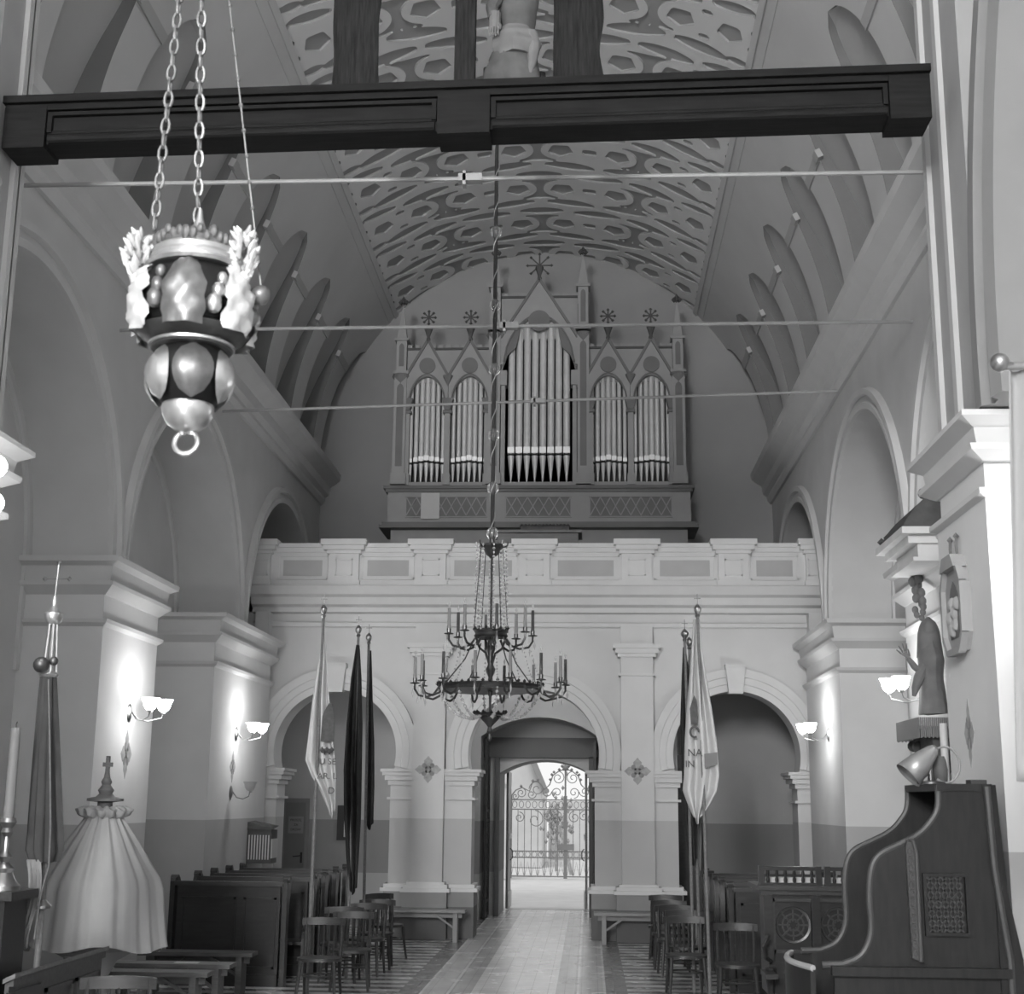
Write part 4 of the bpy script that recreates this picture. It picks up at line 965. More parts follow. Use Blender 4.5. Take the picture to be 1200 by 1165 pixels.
bench(-2.75, -1.10, 23.3, .50, .16, 'pale plank bench against the pedestal by the font-side chairs', 'entrance benches', mat('bench_paint', .26, .6, var=.1))
bench(.98, 2.75, 23.3, .49, .16, 'pale plank bench against the pedestal by the confessional-side chairs', 'entrance benches', mat('bench_paint', .26, .6, var=.1))
tag(B().box(-3.62, -3.36, 15.58, 15.7, .461, .464).build('paper_slip', PAPER), 'white paper slip lying on the middle low bench', 'paper')

# ================================================================ DRAPED FONT
FX, FY = -3.68, 13.2
t = thing('baptismal_font', 'font cover draped in gathered white cloth with turned wooden finial', 'font', (FX, FY, 0))
b = B(); b.lathe([(.42, 0), (.42, .08), (.30, .12), (.16, .22), (.14, .60), (.22, .74), (.40, .84), (.42, 1.05), (.30, 1.08)], (FX, FY, 0), 12); b.build('stem', mat('font_stone', .3, .8), t)
b = B(); prof = [(.16, 2.09), (.19, 2.05), (.17, 2.03), (.20, 1.98), (.32, 1.80), (.45, 1.60), (.535, 1.47), (.56, 1.38), (.575, 1.2), (.60, 1.0), (.625, .84)]; rings = []; n = 120
for i, (r, z) in enumerate(prof):
    t_ = i / (len(prof) - 1); ring = []
    for k in range(n):
        a = 2 * pi * k / n; f = 1 + (.05 * sin(17 * a + 1) + .03 * sin(29 * a)) * (1 if i < 5 else .8 - .03 * i) + .035 * sin(6 * a + 2 * t_) * t_ + .02 * sin(11 * a + 1) * t_
        zz = z + (.03 * sin(5 * a + 1) - .05 * sin(a)) * (1 if i == len(prof) - 1 else 0)
        ring.append((FX + r * f * cos(a), FY + r * f * sin(a), zz))
    rings.append(ring)
b.loft(rings, cap=False); b.build('cloth_cover', CLOTH, t, ang=60)
b = B(); rings = [[(FX + r * (1 + .09 * sin(13 * 2 * pi * k / n + j)) * cos(2 * pi * k / n), FY + r * (1 + .09 * sin(13 * 2 * pi * k / n + j)) * sin(2 * pi * k / n), z + .012 * sin(15 * 2 * pi * k / n)) for k in range(n)] for j, (r, z) in enumerate(((.17, 2.03), (.23, 2.05), (.25, 2.10), (.20, 2.125), (.12, 2.12)))]
b.loft(rings, cap=False); b.build('frill', CLOTH, t, ang=60)
b = B(); b.lathe([(.07, 2.08), (.07, 2.17), (.17, 2.18), (.17, 2.205), (.09, 2.22), (.06, 2.25), (.075, 2.28), (.04, 2.33), (.05, 2.36), (.03, 2.40), (.02, 2.46)], (FX, FY, 0), 16); b.box(FX - .017, FX + .017, FY - .017, FY + .017, 2.44, 2.60); b.box(FX - .045, FX + .045, FY - .016, FY + .016, 2.50, 2.54); b.build('finial', WPALE, t)

# ================================================================ NEAR STALL FRONT, CANDLE, FURLED CANOPY
SX = -3.06
t = thing('stall_front', 'near panelled wooden stall front with sloping ledge before the draped font', 'stall', (SX, 10.6, 0))
Ps = lambda u, v, w: (SX + w, u, v)
b = B(); b.mbox(Ps, 9.75, 11.6, 0, 1.0, -.03, 0); b.build('panel', WMID, t)
b = B()
for u0, u1 in ((10.4, 10.95), (11.02, 11.52)):
    for a0, a1, z0, z1 in ((u0, u1, .3, .33), (u0, u1, .82, .85), (u0, u0 + .03, .3, .85), (u1 - .03, u1, .3, .85)): b.mbox(Ps, a0, a1, z0, z1, 0, .02)
b.mbox(Ps, 9.75, 11.6, .94, 1.0, 0, .03); b.build('panel_moulding', WMID, t)
b = B(); b.add([Ps(9.72, 1.03, .05), Ps(11.62, 1.03, .05), Ps(11.62, .99, -.035), Ps(9.72, .99, -.035), Ps(9.72, 1.0, .05), Ps(11.62, 1.0, .05), Ps(11.62, .96, -.035), Ps(9.72, .96, -.035)], [(0, 1, 2, 3), (7, 6, 5, 4), (0, 4, 5, 1), (2, 6, 7, 3), (1, 5, 6, 2), (0, 3, 7, 4)]); b.build('ledge', WPALE, t)
b = B(); b.mbox(Ps, 11.55, 11.6, 0, .94, -.30, -.03); b.build('end_panel', WMID, t)
b = B(); b.box(-3.075, -3.04, 9.75, 10.3, .15, .9); b.build('dark_panel', WPEW, t)
t = thing('candle_pedestal', 'dark wooden pedestal carrying the tall candlestick', 'pedestal', (-3.36, 10.0, 0))
B().box(-3.56, -3.16, 9.8, 10.2, 0, 1.50).build('shaft', WPEW, t); B().box(-3.60, -3.10, 9.76, 10.24, 1.50, 1.56).build('top', WDARK, t)
t = thing('candlestick', 'tall turned metal candlestick holding a thick pale candle', 'candlestick', (-3.27, 10.0, 1.56))
B().lathe([(.12, 1.56), (.12, 1.59), (.09, 1.62), (.06, 1.68), (.07, 1.71), (.03, 1.75), (.05, 1.79), (.022, 1.83), (.022, 1.93), (.045, 1.96), (.03, 1.99), (.06, 2.03), (.05, 2.06)], (-3.27, 10, 0), 18).build('stem', BRASS, t)
b = B(); b.cyl((-3.27, 10, 2.06), (-3.27, 10, 2.70), .038, .034, 14); c_ = b.build('candle', CANDLE, t); B().tube([(-3.27, 10, 2.70), (-3.272, 10, 2.725), (-3.265, 10, 2.745)], .004, 5).build('wick', INK, c_)
t = thing('furled_canopy', 'furled grey processional canopy with metal lantern top beside the draped font', 'canopy', (-3.12, 10.25, 0))
px_, py_ = -3.10, 10.38
b = B(); b.tube([(-3.13, py_, 0), (-3.12, py_, 1.6), (-3.20, py_, 3.1)], .024, 10); b.build('pole', WPALE, t)
b = B(); b.lathe([(.024, 1.40), (.07, 1.41), (.07, 1.43), (.03, 1.47)], (-3.125, py_, 0), 14); b.build('collar', BRASS, t)
b = B(); rings = []; n = 44
for i in range(17):
    f = i / 16; z = 1.74 + f * 1.36; r = (.125 - .072 * f) * (1 if i else .72); cx = -3.135 - .075 * f
    rings.append([(cx + r * (1 + .17 * sin(7 * a + 1.5 * f) + .09 * sin(13 * a)) * cos(a), py_ + r * (1 + .17 * sin(7 * a + 1.5 * f) + .09 * sin(13 * a)) * sin(a), z) for a in [2 * pi * k / n for k in range(n)]])
b.loft(rings); b.build('furled_cloth', CLOTHG, t, ang=60)
b = B()
B().lathe([(.06, 3.10), (.075, 3.12), (.05, 3.15)], (-3.21, py_, 0), 14).build('lantern_base', SILV, t); b.lathe([(.03, 3.50), (.055, 3.52), (.07, 3.56), (.072, 3.59), (.04, 3.61), (.02, 3.65), (.025, 3.68), (.006, 3.73)], (-3.21, py_, 0), 16); b.build('lantern_cap', SILV, t)
for k in range(6):
    a = pi * k / 3; B().cyl((-3.21 + .055 * cos(a), py_ + .055 * sin(a), 3.13), (-3.21 + .03 * cos(a), py_ + .03 * sin(a), 3.52), .009, n=6).build('lantern_post', SILV, t)
B().ball((-3.25, py_ - .06, 3.19), .062, 14).build('ball', BRONZE, t); B().ball((-3.16, py_ - .05, 3.22), .035, 12).build('knob', BRONZE, t)
b = B(); b.tube([(-3.185, py_ - .06, 3.08), (-3.12, py_ - .1, 2.6), (-3.06, py_ - .11, 2.0), (-3.05, py_ - .11, 1.72), (-3.10, py_ - .1, 1.5), (-3.12, py_ - .1, 1.2)], .007, 6); b.build('cord', WPALE, t)
b = B(); rows = []
for i in range(10):
    f = i / 9; z = 1.76 - f * .62; rows.append([(-3.17 + .03 * sin(5 * f) + u * (.05 - .015 * f), py_ - .10 + .02 * sin(9 * u + 4 * f), z) for u in np.linspace(-1, 1, 7)])
b.sheet(rows); b.build('ribbon', mat('ribbon_cloth', .24, .9), t, thick=.006, fix=False)
b = B(); b.cyl((-3.21, py_, 3.73), (-3.20, py_, 3.98), .006, n=5); b.tube([(-3.29, py_, 3.86), (-3.12, py_, 3.86)], .006, 5)
for q in ((-3.30, 3.86), (-3.11, 3.86), (-3.20, 3.99)): b.octa((q[0], py_, q[1]), .022, .022)
b.build('cross', BRASS, t)

# ================================================================ FLAGS
def flagpole(name, label, x0, y0, x1, y1, ztop, group, r=.021, ball=.042, cross=True):
    t = thing(name, label, 'flag', (x0, y0, 0), group)
    B().tube([(x0, y0, 0), (x1, y1, ztop)], [r, r * .85], 10).build('pole', WPALE, t)
    f = B(); f.lathe([(.02, -.06), (.03, -.04), (.02, -.02), (ball, .02), (ball * 1.05, .05), (ball * .5, .085), (.01, .10)], (x1, y1, ztop), 14); fo = f.build('finial', BRASS, t)
    if cross: c = B(); c.bar((x1, y1, ztop + .09), (x1, y1, ztop + .22), .010, .010); c.bar((x1 - .04, y1, ztop + .17), (x1 + .04, y1, ztop + .17), .010, .010, (0, 1, 0)); c.build('cross', BRONZE, fo)
    return t
def cloth(t, name, m, rows, nf, amp, yb, ph=0.0, nu=40):
    """rows: (z, x_left, x_right); folds run along z"""
    out = []
    for i in range(len(rows) - 1):
        for s in range(6):
            f = s / 6; z, a, c = [rows[i][k] + (rows[i + 1][k] - rows[i][k]) * f for k in range(3)]
            out.append([(a + (c - a) * u, yb + amp * min(1, (c - a) * 5) * sin(nf * 2 * pi * u + ph + .5 * z), z) for u in np.linspace(0, 1, nu)])
    z, a, c = rows[-1]; out.append([(a + (c - a) * u, yb + amp * sin(nf * 2 * pi * u + ph + .5 * z), z - .06 * sin(pi * u) + .02 * sin(9 * u)) for u in np.linspace(0, 1, nu)])
    return B().sheet(out).build(name, m, t, ang=70, thick=.008, fix=False)
BL = 'church banners on tall poles'
t = flagpole('church_banner', 'white embroidered banner on the tall pole at the font-side pews', -2.37, 16.75, -2.35, 16.75, 4.46, BL)
X0 = -2.355
cloth(t, 'white_cloth', CLOTHB, [(4.32, X0 - .01, X0 + .02), (3.9, X0 - .03, X0 + .07), (3.4, X0 - .10, X0 + .12), (2.9, X0 - .14, X0 + .18), (2.68, X0 - .16, X0 + .22), (2.5, X0 - .08, X0 + .23), (2.3, X0 + .05, X0 + .235), (2.08, X0 + .16, X0 + .235)], 2.5, .05, 16.77)
b = B(); b.prism(front(16.70), [(X0 + .05, 3.20), (X0 + .09, 3.30), (X0 + .13, 3.36), (X0 + .17, 3.34), (X0 + .19, 3.2), (X0 + .20, 3.02), (X0 + .20, 2.90), (X0 + .04, 2.90), (X0 + .045, 3.05)], 0, .006)
for k in range(5): b.octa((X0 + .06 + .03 * k, 16.695, 2.80 - .02 * (k % 2)), .03, .04)
b.build('embroidered_emblem', EMB, t)
def flat(xc, yc, zc): return lambda u, v, w: (xc + u, yc - w, zc + v)
text('U SE', .105, flat(X0 + .135, 16.69, 2.66), EMB, 'lettering', t); text('AR. L', .105, flat(X0 + .135, 16.69, 2.49), EMB, 'lettering', t); text('D', .11, flat(X0 + .19, 16.70, 2.32), EMB, 'lettering', t)
t = flagpole('church_banner', 'white embroidered banner on the tall pole at the confessional-side pews', 2.26, 16.5, 2.20, 16.5, 4.44, BL)
X0 = 2.215
cloth(t, 'white_cloth', CLOTHB, [(4.36, X0 - .06, X0 + .01), (4.0, X0 - .09, X0 + .03), (3.7, X0 - .12, X0 + .07), (3.3, X0 - .16, X0 + .13), (2.9, X0 - .19, X0 + .18), (2.55, X0 - .20, X0 + .20), (2.36, X0 - .22, X0 + .17), (2.2, X0 - .16, X0 + .08), (2.06, X0 - .10, X0 - .02)], 2.5, .05, 16.53, 1.0)
b = B(); b.prism(front(16.45), [(X0 - .13, 3.30), (X0 - .08, 3.46), (X0 - .05, 3.40), (X0 - .04, 3.2), (X0 - .05, 3.12), (X0 - .12, 3.12)], 0, .006); b.tube([(X0 - .08 + .05 * cos(a), 16.445, 3.03 + .06 * sin(a)) for a in np.linspace(0, 5.2, 14)], .014, 6); b.build('embroidered_emblem', EMB, t)
text('NA', .12, flat(X0 - .08, 16.45, 2.79), EMB, 'lettering', t); text('IN', .11, flat(X0 - .14, 16.45, 2.66), EMB, 'lettering', t)
b = B(); b.prism(front(16.46), [(X0 + .03, 2.62), (X0 + .18, 2.66), (X0 + .18, 2.80), (X0 + .03, 2.78)], 0, .004); b.build('dark_band', mat('band_cloth', .2, .9), t)
t = flagpole('church_banner', 'dark furled flag with cross finial on the font side, slightly taller of its pair', -2.20, 18.42, -2.19, 18.42, 4.42, BL)
cloth(t, 'furled_cloth', CLOTHD, [(4.25, -2.21, -2.17), (3.8, -2.27, -2.13), (3.2, -2.31, -2.10), (2.6, -2.33, -2.09), (2.0, -2.30, -2.08), (1.5, -2.25, -2.09), (1.1, -2.20, -2.10)], 3, .045, 18.40)
t = flagpole('church_banner', 'dark furled flag with ball finial on the font side, nearer the aisle', -2.10, 19.13, -2.16, 19.13, 4.40, BL)
cloth(t, 'furled_cloth', CLOTHD, [(4.26, -2.17, -2.13), (3.6, -2.18, -2.09), (3.0, -2.17, -2.05), (2.4, -2.15, -2.03), (1.9, -2.13, -2.03)], 2, .03, 19.18)
t = flagpole('church_banner', 'dark furled flag with cross finial behind the confessional-side white banner', 2.16, 17.6, 2.12, 17.6, 4.28, BL, ball=.05)
cloth(t, 'furled_cloth', CLOTHD, [(4.15, 2.10, 2.13), (3.8, 2.08, 2.17), (3.2, 2.05, 2.19), (2.6, 2.06, 2.21), (2.0, 2.06, 2.24), (1.55, 2.14, 2.22)], 2.5, .035, 17.63)
t = flagpole('church_banner', 'short dark flag with small ball finial behind the confessional-side white banner', 2.26, 17.8, 2.19, 17.8, 4.2, BL, cross=False)
cloth(t, 'furled_cloth', mat('banner_grey', .25, .9, var=.1), [(4.05, 2.18, 2.22), (3.4, 2.15, 2.26), (2.6, 2.15, 2.28), (1.8, 2.18, 2.30), (1.4, 2.22, 2.28)], 2.5, .03, 17.85)

# ================================================================ CONFESSIONAL
t = thing('confessional', 'dark wooden confessional with sweeping curved side panels against the pier', 'confessional', (2.95, 9.4, 0))
prof = [(3.10, 2.33), (3.095, 2.20), (3.06, 2.13), (2.97, 2.03), (2.82, 1.96), (2.71, 1.91), (2.66, 1.83), (2.64, 1.66), (2.65, 1.48), (2.63, 1.38), (2.57, 1.29), (2.46, 1.25)]
def smooth(ps, it=2):
    for _ in range(it):
        q = [ps[0]]
        for a, c in zip(ps, ps[1:]): q += [(.75 * a[0] + .25 * c[0], .75 * a[1] + .25 * c[1]), (.25 * a[0] + .75 * c[0], .25 * a[1] + .75 * c[1])]
        ps = q + [ps[-1]]
    return ps
sp_ = smooth(prof)
for y, nm in ((9.0, 'side_panel'), (9.85, 'side_panel')):
    b = B(); Pq = front(y)
    for a, c in zip(sp_, sp_[1:]):
        xa, xc = 3.40, 3.40; b.add([Pq(a[0], a[1], 0), Pq(xa, a[1], 0), Pq(xc, c[1], 0), Pq(c[0], c[1], 0), Pq(a[0], a[1], -.035), Pq(xa, a[1], -.035), Pq(xc, c[1], -.035), Pq(c[0], c[1], -.035)], [(0, 1, 2, 3), (7, 6, 5, 4), (0, 3, 7, 4), (1, 5, 6, 2)])
    b.mbox(Pq, 2.40, 3.40, 0, 1.25, -.035, 0); sd = b.build(nm, WCONF, t)
    b = B(); b.tube([(x - .004, y + .017, z) for x, z in sp_] + [(2.33, y + .017, 1.245)], .022, 8); b.build('rounded_edge', mat('worn_edge_wood', .06, .4, spec=.4, var=.2), sd)
b = B(); b.box(3.08, 3.42, 8.99, 9.9, 2.30, 2.345); b.build('roof', WCONF, t)
b = B(); b.add([(3.36, 8.98, 2.34), (3.44, 8.98, 2.34), (3.47, 8.98, 1.7), (3.54, 8.98, 1.3), (3.56, 8.98, 0), (3.40, 8.98, 0), (3.40, 8.98, 1.7)] + [(3.36, 9.9, 2.34), (3.44, 9.9, 2.34), (3.47, 9.9, 1.7), (3.54, 9.9, 1.3), (3.56, 9.9, 0), (3.40, 9.9, 0), (3.40, 9.9, 1.7)],
      [(0, 1, 2, 3, 4, 5, 6), (13, 12, 11, 10, 9, 8, 7)] + [(i, (i + 1) % 7, 7 + (i + 1) % 7, 7 + i) for i in range(7)]); b.build('back', WCONF, t)
b = B(); b.tube([(3.385, 8.975, 2.33), (3.40, 8.975, 1.85), (3.43, 8.975, 1.55), (3.46, 8.975, 1.3), (3.46, 8.975, 0)], .022, 8); b.build('back_moulding', mat('worn_edge_wood', .10, .25), t)
b = B(); b.box(2.38, 3.46, 8.94, 9.0, 1.19, 1.245); b.box(2.38, 3.42, 8.97, 9.0, 1.02, 1.06); b.build('waist_moulding', WCONF, t)
b = B(); rows = []
for k in range(12):
    f = k / 11; y = 8.98 + .92 * f; x = 2.34 - .05 - .12 * sin(pi * min(1, f * .8 + .1)); rows.append([(x, y, 0), (x + .03, y, 0), (x + .03, y, 1.22), (x, y, 1.22)])
b.loft(rows); dr = b.build('half_door', WCONF, t)
b = B(); b.tube([((r_[0][0] + r_[1][0]) / 2, r_[0][1], 1.23) for r_ in rows], .02, 8); b.build('door_cap', mat('worn_pale_edge', .35, .4), dr)
b = B(); b.box(2.9, 3.36, 9.04, 9.84, .5, .54); b.build('seat', WCONF, t)
b = B(); b.box(2.78, 3.34, 8.80, 8.99, 1.0, 1.03); b.build('kneeler_ledge', mat('worn_edge_wood', .10, .25), t)
# carved scroll strip and lattice grille
b = B(); b.prism(front(9.0), [(2.868, 1.30), (2.915, 1.28), (2.92, 1.95), (2.90, 2.01), (2.872, 2.0), (2.862, 1.95)], 0, .05)
for k in range(13): z = 1.33 + k * .05; b.tube([(2.886 + .013 * cos(a), 8.945, z + .02 * sin(a)) for a in np.linspace(0, 5.5, 9)], .006, 5)
b.tube([(2.918, 8.945, 1.28), (2.922, 8.94, 1.92), (2.905, 8.94, 2.0), (2.875, 8.94, 2.0)], .013, 8); b.build('carved_scroll', mat('worn_edge_wood', .10, .25), t)
b = B(); x0, x1, z0, z1 = 2.96, 3.235, 1.43, 1.80
for a0, a1, c0_, c1 in ((x0, x1, z0, z0 + .02), (x0, x1, z1 - .02, z1), (x0, x0 + .02, z0 + .02, z1 - .02), (x1 - .02, x1, z0 + .02, z1 - .02)): b.box(a0, a1, 8.965, 9.0, c0_, c1)
g = b.build('grille_frame', WCONF, t); b = B()
for i in range(5):
    for j in range(6):
        cx, cz = x0 + .045 + i * .043, z0 + .045 + j * .056; b.bar((cx - .02, 8.985, cz - .026), (cx + .02, 8.985, cz + .026), .012, .012, (0, 1, 0)); b.bar((cx - .02, 8.985, cz + .026), (cx + .02, 8.985, cz - .026), .012, .012, (0, 1, 0))
b.build('lattice', WDARK, g); B().box(x0 + .022, x1 - .022, 8.992, 8.998, z0 + .022, z1 - .022).build('grille_backing', BLACKC, g)
# things on its roof
t = thing('reading_lamp', 'conical metal lampshade with wire hoop on top of the confessional', 'lamp', (3.16, 9.3, 2.345))
b = B(); P0, P1 = Vector((2.97, 9.28, 2.40)), Vector((3.14, 9.30, 2.56)); d = (P1 - P0).normalized(); b.tube([P0, P0.lerp(P1, .5), P1, P1 + d * .03], [.095, .075, .04, .02], 20, cap=False); b.build('shade', mat('lamp_metal', .33, .4, metal=.5), t, thick=.004)
b = B(); b.tube([(3.215 + .095 * cos(a), 9.3, 2.47 + .115 * sin(a)) for a in np.linspace(-2.2, 2.3, 20)], .008, 6); b.build('hoop', mat('lamp_metal', .33, .4, metal=.5), t)
b = B(); b.lathe([(.09, 2.346), (.09, 2.36), (.02, 2.37), (.015, 2.46)], (3.12, 9.3, 0), 16); b.build('foot', BRONZE, t)
tag(B().lathe([(.035, 2.346), (.045, 2.37), (.05, 2.44), (.04, 2.50), (.03, 2.53)], (3.22, 9.45, 0), 14).build('dark_jar', ALTD), 'small dark jar standing behind the wire hoop on the confessional', 'jar')
tag(B().box(3.31, 3.41, 9.06, 9.18, 2.346, 2.372).build('prayer_book', INK), 'dark closed book lying on the confessional roof beside the hoop', 'book')

# ================================================================ CARVED DESK
t = thing('carved_desk', 'dark carved wooden desk with baluster gallery and pierced rosettes', 'desk', (2.95, 13.1, 0))
Fd = front(13.0)
b = B(); b.mbox(Fd, 2.50, 3.55, .55, 1.46, -.6, 0); b.mbox(Fd, 2.46, 3.58, .0, .12, -.6, 0); b.build('body', WPEW, t)
b = B(); b.mbox(Fd, 2.40, 3.62, 1.46, 1.50, -.66, .06); b.mbox(Fd, 2.44, 3.60, 1.42, 1.46, -.62, .03); b.build('top', WDARK, t)
for u0, u1 in ((2.43, 2.98), (3.02, 3.55)):
    b = B(); b.mbox(Fd, u0, u1, 1.63, 1.665, -.03, .02); b.mbox(Fd, u0, u1, 1.50, 1.525, -.03, .02)
    for k in range(2): u = (u0 + .02, u1 - .02)[k]; b.mbox(Fd, u - .025, u + .025, 1.5, 1.67, -.035, .025)
    gl = b.build('gallery_rail', WPEW, t)
    for k in range(6): u = u0 + .08 + k * (u1 - u0 - .16) / 5; B().lathe([(.014, 1.525), (.018, 1.55), (.010, 1.58), (.016, 1.60), (.012, 1.63)], (u, 13.0, 0), 8).build('baluster', WPEW, gl)
tag(B().box(2.52, 3.4, 13.18, 13.3, 1.503, 1.56).build('paper_stack', PAPER), 'pale papers lying behind the balusters of the carved desk', 'paper')
for c in (2.72, 3.12):
    b = B()
    for u0, u1, v0, v1 in ((c - .19, c + .19, .92, .95), (c - .19, c + .19, 1.36, 1.39), (c - .19, c - .16, .92, 1.39), (c + .16, c + .19, .92, 1.39)): b.mbox(Fd, u0, u1, v0, v1, 0, .025)
    pn = b.build('panel', WDARK, t); b = B()
    b.arcsweep(Fd, c, 1.16, [(.135, 0), (.135, .015), (.155, .02), (.16, 0)], 0, 2 * pi, 30)
    for k in range(8): a = pi * k / 4; b.bar(Fd(c + .03 * cos(a), 1.16 + .03 * sin(a), .01), Fd(c + .135 * cos(a), 1.16 + .135 * sin(a), .01), .014, .012, (0, 1, 0))
    for rr in (.05, .095): b.arcsweep(Fd, c, 1.16, [(rr - .007, 0), (rr - .007, .015), (rr + .007, .015), (rr + .007, 0)], 0, 2 * pi, 24)
    b.build('rosette', WDARK, pn); b = B(); b.cyl(Fd(c, 1.16, .0), Fd(c, 1.16, .004), .134, n=24); b.build('rosette_ground', BLACKC, pn)
for u in (2.50, 2.92, 3.34):
    b = B(); b.mbox(Fd, u - .04, u + .04, .86, 1.42, 0, .05); b.lathe([(.035, .12), (.045, .2), (.03, .3), (.03, .62), (.045, .72), (.05, .80)], (u, 12.94, 0), 10); b.build('pilaster', WPEW, t)
b = B(); b.box(2.42, 2.52, 12.6, 13.0, .74, .78); b.tube([(2.46, 12.7, 1.1), (2.42, 12.72, 1.0), (2.44, 12.8, .9), (2.50, 12.9, .86)], .018, 6); b.build('key_ledge', WDARK, t)
# ================================================================ SAINT STATUE GROUP ON THE PIER
PX = 4.56
t = thing('statue_canopy', 'carved canopy with scrolled dark top above the saint statue', 'canopy', (4.3, 14.5, 4.6))
b = B(); b.box(4.02, PX, 13.7, 15.0, 4.86, 4.93); b.box(4.10, PX, 13.8, 14.9, 4.78, 4.86); b.build('cornice', MARB, t)
b = B(); b.box(4.14, PX, 13.8, 14.86, 4.60, 4.64); b.box(4.20, PX, 13.85, 14.8, 4.64, 4.78); b.build('soffit', MARB, t)
b = B(); rows = []
for k in range(15):
    f = k / 14; x = 4.06 + .5 * f; z = 4.96 + .40 * sin(f * pi / 2) ** .8; rows.append([(x, 13.75, 4.93), (x, 14.95, 4.93), (x, 14.9, z), (x, 13.8, z)])
b.loft(rows); b.ball((4.42, 14.4, 5.42), .06, 10)
for k in range(6): b.octa((4.08 + .07 * k, 14.95, 5.0 + .05 * k), .05, .05)
b.build('scrolled_top', ALTD, t)
b = B(); rnd = random.Random(6)
for k in range(16): b.ball((4.40 + .05 * rnd.uniform(-1, 1), 14.75 + .05 * rnd.uniform(-1, 1), 4.60 - .03 * k), .055 - .0016 * k, 8, 1.2)
b.build('carved_drop', STAT, t)
t = thing('saint_statue', 'dark robed saint statue with outstretched open hand on its console', 'statue', (4.40, 14.4, 3.12))
robe(4.40, 14.4, 3.12, 3.86, [(.14, .17, 0, 0), (.125, .15, 0, 0), (.11, .12, 0, 0), (.13, .15, 0, 0), (.07, .08, 0, 0)], 21, fold=.11).build('robe', STAT, t)
head((4.40, 14.4, 3.98), .085).build('head', STAT, t)
b = B(); rings = []
for i in range(9):
    f = i / 8; z = 3.70 + f * .42; r = (.135 - .035 * f) * sqrt(max(.02, 1 - (max(0, f - .55) / .45) ** 2)); rings.append([(4.405 + r * 1.0 * cos(a), 14.44 + r * sin(a), z) for a in [2 * pi * k / 16 for k in range(16)]])
b.loft(rings); b.build('veil', STAT, t)
b = B(); b.tube([(4.36, 14.38, 3.66), (4.28, 14.36, 3.54), (4.22, 14.35, 3.60), (4.16, 14.34, 3.68)], [.055, .048, .035, .024], 10); b.build('arm', STAT, t)
b = B(); b.tube([(4.33, 14.36, 3.62), (4.26, 14.35, 3.48), (4.22, 14.35, 3.38), (4.20, 14.35, 3.30)], [.06, .055, .04, .02], 10); b.build('sleeve', STAT, t)
b = B(); b.loft([[(4.16 + dx, 14.34 + .012 * dy, 3.68 + dz) for dx, dy, dz in ((-.022, -1, .01), (.02, -1, -.02), (.02, 1, -.02), (-.022, 1, .01))], [(4.12 + dx, 14.34 + .010 * dy, 3.735 + dz) for dx, dy, dz in ((-.03, -1, -.01), (.028, -1, .025), (.028, 1, .025), (-.03, 1, -.01))]])
for k, (dx, dz, L) in enumerate(((-.028, -.006, .062), (-.010, .006, .078), (.008, .016, .084), (.024, .024, .074))):
    x, z = 4.12 + dx, 3.735 + dz; vx, vz = -.62 + .22 * k, .55 + .12 * k; n_ = hypot(vx, vz); vx /= n_; vz /= n_
    b.tube([(x, 14.34, z), (x + vx * L * .5, 14.335, z + vz * L * .5), (x + vx * L, 14.338, z + vz * L)], [.0095, .0085, .006], 7)
b.tube([(4.175, 14.335, 3.70), (4.165, 14.325, 3.745), (4.158, 14.322, 3.775)], [.011, .009, .007], 7); b.build('hand', STAT, t)
t = thing('statue_console', 'wall console with pale fringed cloth under the saint statue', 'console', (4.4, 14.4, 2.5))
b = B(); b.add([(4.14, 13.9, 3.07), (PX, 13.9, 3.11), (PX, 14.9, 3.11), (4.14, 14.9, 3.07), (4.14, 13.9, 2.98), (PX, 13.9, 2.98), (PX, 14.9, 2.98), (4.14, 14.9, 2.98)], [(0, 1, 2, 3), (7, 6, 5, 4), (0, 4, 5, 1), (1, 5, 6, 2), (2, 6, 7, 3), (3, 7, 4, 0)]); b.build('shelf', MARB, t)
b = B()
for k in range(22): x = 4.14 + .019 * k; b.box(x, x + .014, 14.9, 14.91, 2.86 + .01 * (k % 2), 3.06)
for k in range(44): y = 13.9 + .0228 * k; b.box(4.125, 4.135, y, y + .017, 2.86 + .01 * (k % 2), 3.06)
for k in range(22): x = 4.14 + .019 * k; b.box(x, x + .014, 13.885, 13.895, 2.86 + .01 * (k % 2), 3.06)
b.build('fringe', CANDLE, t)
b = B(); b.box(4.28, PX, 14.0, 14.8, 2.56, 2.98)
rnd = random.Random(8)
for k in range(46): b.ball((4.25 + .25 * rnd.random(), 13.95 + .9 * rnd.random(), 2.5 + .42 * rnd.random()), .05 + .02 * rnd.random(), 7)
b.build('carved_corbel', ALTD, t)
t = thing('altar_candle', 'tall white candle standing between the console and the pier', 'candle', (4.12, 13.0, 2.2))
b = B(); b.box(4.0, 4.56, 12.7, 13.3, 0, 2.2); b.build('stand', MARB, t); B().cyl((4.14, 13.0, 2.2), (4.14, 13.0, 2.95), .035, n=12).build('candle', MARB, t)
B().lathe([(.05, 2.2), (.10, 2.3), (.11, 2.5), (.07, 2.65), (.05, 2.7)], (4.28, 12.9, 0), 14).build('urn', ALTD, t)

